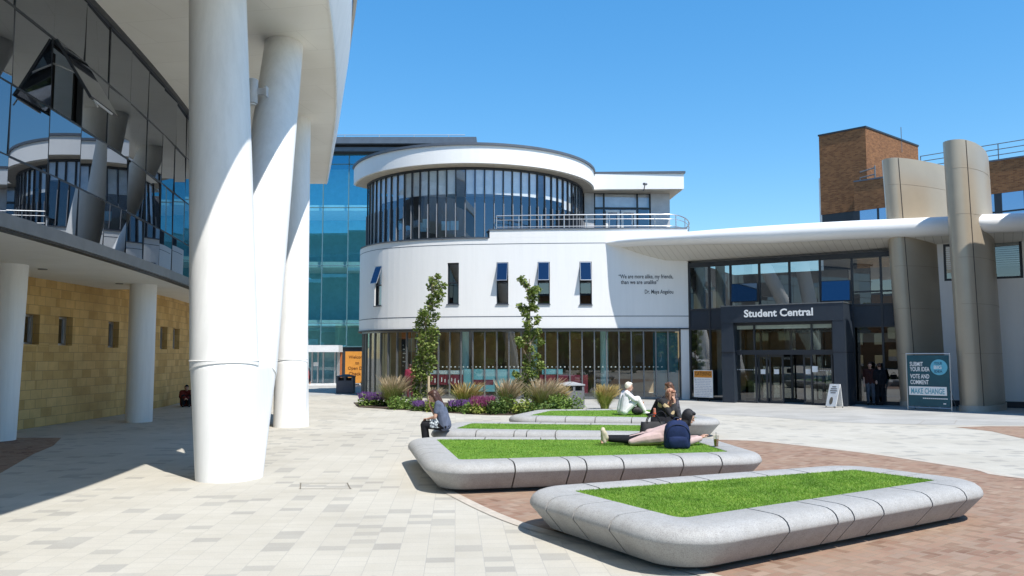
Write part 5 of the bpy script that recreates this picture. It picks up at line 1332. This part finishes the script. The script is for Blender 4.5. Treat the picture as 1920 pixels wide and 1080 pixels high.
mb = MB(); text_on(mb, bn, 'BIG', cx-.04, cz-rr_*.2, width=rr_*.9, height=rr_*.42, off=.024, align='c', bold=.02); mb.build('lettering', M_PLASTW, r_, smooth=0, recalc=False)
mb = MB(); x = BW*.36
while x < BW*.93: strip(mb, bn, x, x+.05, zb+hgt*.145, zb+hgt*.165, .02, .012, 9); x += .065
strip(mb, bn, BW*.84, BW*.90, zb+hgt*.05, zb+hgt*.07, .02, .012, 9); mb.build('text_lines', M_PLASTW, r_, smooth=0)
for i, (p, q_) in enumerate(((bn.pt(-.03, zt+.06, -.02), bn.pt(BW+.03, zt+.06, -.02)), (bn.pt(-.03, 0, -.02), bn.pt(-.03, zt+.08, -.02)), (bn.pt(BW+.03, 0, -.02), bn.pt(BW+.03, zt+.08, -.02)), (bn.pt(-.03, .12, -.02), bn.pt(BW+.03, .12, -.02)))):
    MB().tube([p, q_], .018, 8).build('frame_bar', M_ALU, r_)
for x in (.0, BW): MB().tube([bn.pt(x, .75, -.02), bn.pt(x, .02, -.75)], .016, 8).build('stay', M_TRIM, r_)
for f_ in (.25, .5, .75): MB().tube([bn.pt(BW*f_, zb, -.01), bn.pt(BW*f_, .12, -.02)], .008, 6).build('tie', M_PLASTW, r_)
# orange welcome sign
wp = board_path(647, 692, 54.6, 54.6); z0, z1 = U(660, 718, 54.6).z, U(660, 659, 54.6).z
r_ = thing('welcome_sign', 'tall orange welcome sign beside the blue building entrance', 'sign', tuple(wp.pt(wp.L/2, 0)))
strip(MB(), wp, 0, wp.L, z0, z1, 0, -.06, 9).build('panel', M_ORANGE, r_, smooth=0)
for t, yy, w_ in (('Welcome', 672, .72), ('to', 683, .16), ('Open Day', 693, .76), ('Check in', 703.5, .68)):
    mb = MB(); text_on(mb, wp, t, wp.L*.5, U(660, yy, 54.6).z, width=wp.L*w_, off=.012, align='c', bold=.01); mb.build('lettering', mat('brown_letter', (.16, .05, .01), .6), r_, smooth=0, recalc=False)
for f_ in (.06, .94): post(MB(), wp, wp.L*f_, .08, 0, z0, -.01, -.05).build('leg', M_TRIM, r_)
# dark totem inside the cafe
d, _ = lwz(749, 660); tp = Path([tuple(LW.at(lwz(740, 660)[0], -.55)), tuple(LW.at(lwz(757, 660)[0], -.55))]); zt = U(749, 619, 38.8).z
r_ = thing('directory_totem', 'dark directory totem with orange head behind the cafe glass', 'sign', tuple(tp.pt(tp.L/2, 0)))
strip(MB(), tp, 0, tp.L, .03, zt-.42, 0, -.12, 9).build('panel', mat('navy_panel', (.012, .016, .028), .4), r_, smooth=0)
strip(MB(), tp, 0, tp.L, zt-.42, zt-.04, 0, -.12, 9).build('head_panel', mat('burnt_orange', (.40, .13, .04)), r_, smooth=0)
mb = MB()
for i in range(6): strip(mb, tp, .09, .12+.04*(i*7 % 5), zt-.75-i*.2, zt-.70-i*.2, .006, -.01, 9)
mb.build('text_lines', M_PLASTW, r_, smooth=0)
# litter bins
def bin_(label, loc, yaw, m, m2):
    r_ = thing('litter_bin', label, 'litter bin', loc, 'square litter bins by the building fronts')
    def ch(mb, n_, mm):
        o = mb.build(n_, mm, None, smooth=30, loc=(0, 0, 0)); o.parent = r_; return o
    W = .46
    ch(MB().box((0, 0, .36), (.92, .60, .66)), 'body', m); ch(MB().box((0, 0, .015), (.84, .54, .03)), 'base', M_BLK)
    for x in (-.41, 0, .41): ch(MB().box((x, 0, .79), (.10, .58, .19)), 'corner_post', m)
    ch(MB().box((0, 0, .77), (.70, .3, .15)), 'liner', M_BLK)
    o = MB(); o.add([(-.48, -.32, .885), (.48, -.32, .885), (.48, .32, .885), (-.48, .32, .885), (-.48, -.32, .93), (.48, -.32, .93), (.48, .32, .93), (-.48, .32, .93), (-.12, 0, 1.03), (.12, 0, 1.03)],
                   [(3, 2, 1, 0), (0, 1, 5, 4), (1, 2, 6, 5), (2, 3, 7, 6), (3, 0, 4, 7), (4, 5, 9, 8), (5, 6, 9), (6, 7, 8, 9), (7, 4, 8)]); ch(o, 'lid', m2)
    r_.rotation_euler = (0, 0, yaw); return r_
q = G(646, 738); bin_('slate grey litter bin beside the orange welcome sign', (q.x, q.y+.3, 0), 0, mat('slate_bin', (.10, .115, .15), .5), mat('slate_lid', (.06, .07, .09), .5))
q = G(1075, 772); bin_('pale grey litter bin with dark opening behind the shrubs', (q.x, q.y+1.6, 0), .5, mat('pale_bin', (.15, .155, .165), .5), mat('pale_lid', (.34, .35, .36), .5))
# floodlight on the column, camera on the roof band
fp = U(478, 172, 17.2); fl_ = thing('floodlight', 'grey cylindrical floodlight bracketed to the rear leg of the front column', 'light', (fp.x, fp.y, fp.z))
def fch(mb, n_, mm):
    o = mb.build(n_, mm, None, smooth=40, loc=(0, 0, 0)); o.parent = fl_; return o
fch(MB().tube([(-.06, 0, -.28), (-.06, 0, -.26), (-.06, 0, .26), (-.06, 0, .28)], [.10, .125, .125, .10], 24), 'housing', M_GP); fch(MB().tube([(-.06, 0, -.30), (-.06, 0, -.28)], .09, 20), 'lens', M_PLASTW)
fch(MB().box((.12, 0, 0), (.24, .07, .14)), 'bracket', M_GP); fch(MB().box((.25, 0, 0), (.05, .16, .22)), 'mounting_plate', M_GP)
cp_ = U(1206, 349, 43.35); r_ = thing('cctv_camera', 'small dark security camera on the white roof band above the terrace', 'camera', tuple(cp_))
for nm, mb in (('body', MB().tube([(.12, -.30, .05), (-.05, -.55, .0)], .07, 12)), ('bracket', MB().tube([(0, 0, -.25), (.02, -.15, -.2), (.05, -.28, .04)], .03, 8))):
    o = mb.build(nm, M_TRIM, None, loc=(0, 0, 0)); o.parent = r_
# covers let into the paving
def cover(label, pts, w_, m):
    mb = MB(); n = len(pts)
    for i in range(n):
        a, b = V(pts[i][:2]), V(pts[(i+1) % n][:2]); d = (b-a).normalized(); nn = V((-d.y, d.x))*w_
        mb.quad((*(a-d*w_), .006), (*(b+d*w_), .006), (*(b+d*w_+nn), .006), (*(a-d*w_+nn), .006))
    o = mb.build('access_cover', m, None, smooth=0, recalc=False, loc=(0, 0, 0)); tag(o, label, 'cover'); return o
M_CRACK = mat('cover_frame', (.16, .14, .11), .7)
cover('square recessed paver cover outlined by a thin frame beside the front column', [G(562, 917), G(658, 917), G(652, 906), G(563, 906)], .016, M_CRACK)
cover('long recessed cover frame in the slabs in front of the banner', [G(1722, 795), G(1790, 795), G(1795, 788), G(1733, 788)], .03, mat('worn_frame', (.30, .28, .25), .8))
q = G(1903, 861); o = MB().box((0, 0, .008), (.34, .26, .012)).build('drain_grate', M_BLK, None, loc=(q.x, q.y, 0)); tag(o, 'small dark drain grate in the pale paving at the far right', 'drain')

# ================================================================= PLANTING
bedp = [G(672, 764), G(715, 766.5), G(760, 769), G(850, 775), G(915, 778.5), G(975, 779), G(1040, 777), G(1085, 772), (2.4, 31.), (1.5, 33.5), (-3, 34.6), (-6.8, 34.6)]
struct(MB().prism([(p[0], p[1]) for p in bedp], 0., .03).build('planting_bed', M_SOIL, None, smooth=0))
L_TREE = leafmat('tree_leaf', (.07, .115, .016), (.16, .23, .04), (.38, .43, .15), .38); L_GRN = leafmat('shrub_leaf', (.07, .13, .02), (.14, .23, .045), (.26, .36, .09)); L_DRK = leafmat('dark_shrub_leaf', (.035, .075, .015), (.085, .15, .03), (.17, .24, .06))
L_LIME = leafmat('lime_leaf', (.15, .22, .03), (.27, .33, .06), (.42, .43, .13)); L_BLAD = leafmat('grass_blade', (.13, .20, .04), (.24, .29, .08), (.40, .40, .15)); L_PLUME = leafmat('grass_plume', (.34, .25, .14), (.50, .39, .24), (.66, .55, .38)); L_GOLD = leafmat('golden_plume', (.34, .25, .08), (.48, .36, .13), (.58, .46, .22))
L_PURP = leafmat('purple_spike', (.13, .055, .20), (.21, .10, .31), (.32, .18, .42)); L_MAG = leafmat('magenta_spike', (.20, .03, .10), (.28, .06, .16), (.36, .12, .22)); M_BARK = mat('pale_bark', (.30, .24, .16), .85, var=.3, scale=12); M_STEM = mat('brown_stem', (.12, .08, .045), .9)
def leaf(mb, c, s_, rg, flat=.5):
    a = rg.uniform(0, 2*PI); d = V((math.cos(a), math.sin(a), rg.uniform(-.9, .5))).normalized(); u = d.cross(V((rg.gauss(0, 1), rg.gauss(0, 1), rg.gauss(0, 1)))).normalized()
    n = d.cross(u); w_ = s_*.36
    mb.add([c, c+d*s_*.45+u*w_+n*.1*s_, c+d*s_, c+d*s_*.45-u*w_+n*.1*s_], [(0, 1, 2, 3)])
def tree(label, px0, Y, clumps, ox, oy, sc, seed):
    rg = random.Random(seed); b = U(px0, 740, Y); b.z = 0
    r_ = thing('young_tree', label, 'tree', (b.x, b.y, 0), 'young trees in the planting bed')
    cl = []
    for x, y, r in clumps:
        p = U(ox+x/sc, oy+y/sc, Y); rad = r/sc*Y/1500; cl.append((V((p.x, p.y+rg.uniform(-.25, .25), p.z)), rad))
    cl.sort(key=lambda c: c[0].z); topz = cl[-1][0]
    spine = [V((b.x, b.y, 0))]
    zmax = topz.z
    for i in range(1, 9):
        z = zmax*i/8; near = [c for c in cl if abs(c[0].z-z) < zmax*.14] or [cl[-1]]
        m = sum((c[0] for c in near), V((0, 0, 0)))/len(near); spine.append(V((b.x+(m.x-b.x)*.7, b.y, z)))
    MB().tube(spine, [.055-.005*i for i in range(9)], 10).build('trunk', M_BARK, r_)
    for c, r in cl:
        base = min(spine, key=lambda s_: abs(s_.z-(c.z-.35)))
        MB().tube([base, base.lerp(c, .6)+V((0, 0, -.05)), c+V((0, 0, r*.4))], [.02, .013, .006], 6).build('branch', M_BARK, r_)
    mb = MB()
    for c, r in cl:
        for _ in range(int(48+r*190)):
            v = V((rg.gauss(0, 1), rg.gauss(0, 1), rg.gauss(0, 1))).normalized()*r*1.08*rg.uniform(.25, 1.)**.6
            v.y *= 1.1; leaf(mb, c+v, rg.uniform(.08, .145), rg)
    mb.build('crown', L_TREE, r_, smooth=0, recalc=False); return r_
T1 = [(255, 75, 18), (210, 105, 30), (195, 150, 32), (245, 140, 36), (295, 148, 28), (240, 195, 40), (275, 205, 32), (205, 235, 36), (265, 240, 34), (185, 285, 36), (250, 290, 30), (190, 330, 34), (140, 352, 26), (120, 385, 30), (235, 385, 34), (175, 395, 44), (105, 430, 36), (180, 440, 46), (100, 475, 36), (160, 500, 46), (230, 490, 38), (130, 550, 44), (215, 550, 48), (145, 610, 40), (205, 620, 44), (130, 660, 40), (185, 680, 42), (100, 720, 34), (160, 730, 44), (205, 725, 34), (85, 775, 34), (130, 790, 42), (185, 790, 38), (75, 830, 36), (130, 850, 44), (170, 860, 34), (85, 890, 40), (130, 915, 44), (80, 950, 38), (125, 975, 44), (95, 1010, 38)]
T2 = [(110, 95, 22), (140, 118, 26), (155, 145, 16), (175, 195, 26), (205, 190, 34), (240, 175, 26), (175, 235, 26), (220, 235, 34), (200, 262, 28), (105, 305, 24), (125, 335, 28), (165, 325, 32), (200, 310, 24), (225, 325, 26), (150, 370, 28), (165, 410, 30), (240, 405, 24), (235, 435, 14), (160, 450, 32), (180, 490, 36), (240, 500, 26), (165, 530, 34), (220, 535, 30), (95, 575, 30), (110, 605, 26), (190, 580, 34), (260, 590, 30), (195, 640, 28), (160, 710, 36), (190, 740, 36), (235, 690, 22), (240, 765, 38), (270, 770, 24), (160, 775, 38), (75, 835, 22), (95, 865, 36), (85, 900, 30), (165, 830, 36), (210, 830, 36), (200, 880, 38), (155, 900, 34), (110, 940, 26), (180, 950, 38), (150, 990, 34)]
tree('fuller young tree at the left, its leafy column reaching the upper white wall', 792, 31.6, T1, 760, 500, 4.15, 11)
tree('sparser young tree at the right with leaves in separate tufts', 992, 30.6, T2, 950, 500, 4.15, 12)
o = MB().tube([V((*G(797, 771)[:2], 0))+V((0, 1.2, 0)), V((*G(797, 771)[:2], 1.25))+V((0, 1.2, 0))], .045, 8).build('tree_stake', mat('raw_timber', (.55, .44, .28), .8), None, loc=(0, 0, 0)); tag(o, 'pale timber stake beside the fuller young tree', 'stake')
def clump(name, label, cat, px, py, w_, ytop, kind, seed, depth=.7, group='planting along the cafe front', mats=None, n=1.):
    """a plant standing at the ground under (px, py); w_ = width in photo px, ytop = its top in the photo"""
    rg = random.Random(seed); b = G(px, py); b.y += depth*.5; W = w_/1500*b.y; Ht = U(px, ytop, b.y).z
    r_ = thing(name, label, cat, (b.x, b.y, 0), group)
    if kind == 'grass':
        mb, mp = MB(), MB(); R0 = W*.16
        for i in range(int(620*n)):
            a = rg.uniform(0, 2*PI); r0 = R0*math.sqrt(rg.random()); d = V((math.cos(a), math.sin(a)*.8, 0)); h = Ht*rg.uniform(.40, .86); s_ = W*.50*rg.random()**.7
            p0 = V((b.x, b.y, 0))+d*r0; pts = [p0+d*(s_*t*t)+V((0, 0, h*(t-.12*t*t*t))) for t in (0, .35, .7, 1)]
            u = V((-d.y, d.x, 0))*rg.uniform(.007, .014)
            for p, q_, k in zip(pts, pts[1:], (1, .8, .5)): mb.quad(p-u*k, p+u*k, q_+u*k*.7, q_-u*k*.7)
        for i in range(int(330*n)):
            a = rg.uniform(0, 2*PI); r0 = R0*math.sqrt(rg.random()); d = V((math.cos(a), math.sin(a)*.8, 0)); h = Ht*rg.uniform(.62, 1.03); s_ = W*.50*rg.random()**.6
            lean = V((W*rg.uniform(.02, .30), rg.uniform(-.05, .1), 0)); p0 = V((b.x, b.y, 0))+d*r0
            P = lambda t: p0+d*(s_*t*t)+lean*t*t+V((0, 0, h*(t-.06*t*t*t)/.94))
            u = V((-d.y, d.x, 0))*.004; mb.quad(P(.3)-u, P(.3)+u, P(.62)+u, P(.62)-u)
            u2 = V((rg.gauss(0, 1), rg.gauss(0, 1), rg.gauss(0, .3))).normalized()*.011
            for t0, t1, k0, k1 in ((.58, .75, .4, 1), (.75, .9, 1, .8), (.9, 1.0, .8, .1)): mp.quad(P(t0)-u2*k0, P(t0)+u2*k0, P(t1)+u2*k1, P(t1)-u2*k1)
        mb.build('blades', mats[0], r_, smooth=0, recalc=False); mp.build('plumes', mats[1], r_, smooth=0, recalc=False)
    else:
        mb = MB(); st = MB(); k = int(W*Ht*1350*n)+200; D = depth*.6
        lumps = [(rg.uniform(-.42, .42)*W, rg.uniform(-.4, .4)*D, rg.uniform(.45, .85)*Ht*(.75 if kind != 'shrub' else 1), rg.uniform(.18, .30)*min(W, 1.2)) for _ in range(max(6, int(W*9)))]
        for i in range(k):
            x, y, z, r = rg.choice(lumps); v = V((rg.gauss(0, 1), rg.gauss(0, 1), rg.gauss(0, 1))).normalized()*r*rg.uniform(.4, 1.05)
            c = V((b.x+x, b.y+y, max(.04, z*rg.uniform(.15, 1.)))) + v
            if c.z < .03: c.z = rg.uniform(.03, .2)
            leaf(mb, c, rg.uniform(.06, .12), rg)
        for i in range(10): x, y, z, r = rg.choice(lumps); st.tube([(b.x+x*.4, b.y+y*.4, 0), (b.x+x, b.y+y, z)], .008, 5)
        mb.build('foliage', mats[0], r_, smooth=0, recalc=False); st.build('stems', M_STEM, r_)
        if kind == 'spikes':
            mp = MB()
            for i in range(int(W*330*n)+50):
                x, y = rg.uniform(-.5, .5)*W, rg.uniform(-.5, .5)*D; p0 = V((b.x+x, b.y+y, Ht*rg.uniform(.42, .62))); tip = p0+V((rg.gauss(0, .05), rg.gauss(0, .05), Ht*rg.uniform(.28, .42)))
                for a in (0, PI/2): u = V((math.cos(a), math.sin(a), 0))*.015; mp.quad(p0-u, p0+u, tip+u*.4, tip-u*.4)
            mp.build('flower_spikes', mats[1], r_, smooth=0, recalc=False)
    return r_
OG = 'ornamental_grass'
clump('lavender', 'purple lavender clump at the left end of the bed', 'lavender', 702, 763, 64, 734, 'spikes', 1, 1.2, mats=(L_GRN, L_PURP))
clump(OG, 'tall pale ornamental grass beside the left lavender', 'grass', 731, 766, 62, 703, 'grass', 2, 1.6, mats=(L_BLAD, L_PLUME), n=1.3)
clump('shrub', 'low bright green shrub between the pale grass and fuller tree', 'shrub', 750, 769, 66, 745, 'shrub', 3, 1.0, mats=(L_GRN,))
clump(OG, 'small pale grass tuft behind the timber stake', 'grass', 803, 768, 34, 726, 'grass', 4, 3.4, mats=(L_BLAD, L_PLUME), n=.7)
clump('lavender', 'small purple lavender clump by the timber stake', 'lavender', 792, 772, 40, 750, 'spikes', 5, .9, mats=(L_DRK, L_PURP), n=.8)
clump('shrub', 'yellow green shrub just left of the sitting girl', 'shrub', 812, 774, 26, 744, 'shrub', 6, .7, mats=(L_LIME,))
clump(OG, 'golden ornamental grass just right of the sitting girl', 'grass', 868, 774, 58, 716, 'grass', 7, 2.6, mats=(L_LIME, L_GOLD), n=1.2)
clump('lavender', 'purple lavender clump under the golden grass', 'lavender', 866, 775, 50, 748, 'spikes', 8, 1.0, mats=(L_DRK, L_PURP))
clump('sage', 'magenta flowering plant with yellow green foot', 'plant', 905, 778, 44, 741, 'spikes', 9, 1.0, mats=(L_LIME, L_MAG))
clump(OG, 'pinkish grass plume left of the sparser tree', 'grass', 950, 776, 50, 709, 'grass', 10, 1.8, mats=(L_BLAD, L_PLUME), n=1.2)
clump('shrub', 'dark green upright shrub below the sparser tree', 'shrub', 940, 779, 50, 742, 'shrub', 11, .9, mats=(L_DRK,), n=1.1)
clump(OG, 'widest pinkish ornamental grass right of the sparser tree', 'grass', 1018, 777, 72, 709, 'grass', 12, 1.9, mats=(L_BLAD, L_PLUME), n=1.6)
clump('shrub', 'dull green low shrub at the foot of the widest grass', 'shrub', 1008, 779, 60, 756, 'shrub', 13, .8, mats=(L_DRK,))
clump('shrub', 'bright green feathery shrub in front of the pale litter bin', 'shrub', 1060, 777, 60, 738, 'shrub', 14, 1.1, mats=(L_GRN,), n=1.3)
clump(OG, 'lone golden brown grass tuft standing left of the person in white', 'grass', 1138, 770, 44, 720, 'grass', 15, 1.4, mats=(L_LIME, L_GOLD), n=1.5)

clump('shrub', 'mid green shrub at the foot of the golden grass and lavender', 'shrub', 886, 777, 40, 757, 'shrub', 21, .8, mats=(L_GRN,), n=1.1)
clump('shrub', 'loose yellow green shrub between the sparser tree and widest grass', 'shrub', 978, 778.5, 40, 750, 'shrub', 22, .9, mats=(L_LIME,), n=1.)
clump(OG, 'short green grass tuft at the right end of the bed', 'grass', 1044, 775, 44, 722, 'grass', 23, 1.6, mats=(L_BLAD, L_GOLD), n=1.)
# ================================================================= WHAT STANDS BEHIND THE CAMERA (seen in the glass)
CB = thing('campus_building', 'long brown brick building across the square, mirrored in the cafe and hall glass', 'building', (8, -46, 0))
o = MB().box((-25, -50, 5.5), (180, 12, 11)).build('wall', M_BRICK, CB, smooth=0); wall_uv(o)
MB().box((-25, -50, 11.15), (181, 13, .3)).build('roof', M_COPE, CB, smooth=0)
for k in range(27):
    for zc in (2., 5.3, 8.6):
        o = MB().box((-68+k*4.6, -43.96, zc), (2.5, .12, 1.7)).build('window', G_LEFT, CB, smooth=0)
rg = random.Random(77)
def wood(name, label, spots, seed):
    rg = random.Random(seed); mb = MB(); st = MB()
    for x, y, h in spots:
        st.tube([(x, y, 0), (x+rg.gauss(0, .2), y, h*.75)], [.22, .08], 8)
        for _ in range(26):
            c = V((x, y, h*.62))+V((rg.gauss(0, 1)*h*.20, rg.gauss(0, 1)*h*.17, rg.gauss(0, 1)*h*.19)); r = h*.10
            for _ in range(26):
                v = V((rg.gauss(0, 1), rg.gauss(0, 1), rg.gauss(0, 1))).normalized()*r*rg.uniform(.4, 1.1); leaf(mb, c+v, rg.uniform(.35, .6), rg)
    t = thing(name, label, 'trees', (spots[0][0], spots[0][1], 0)); t['kind'] = 'stuff'
    mb.build('crown', L_TREE, t, smooth=0, recalc=False); st.build('trunk', M_BARK, t)
wood('trees', 'leafy trees across the square, mirrored in the cafe glass', [(-16+i*7.5+rg.uniform(-2, 2), -27+rg.uniform(-5, 4), rg.uniform(7, 10.5)) for i in range(9)], 5)
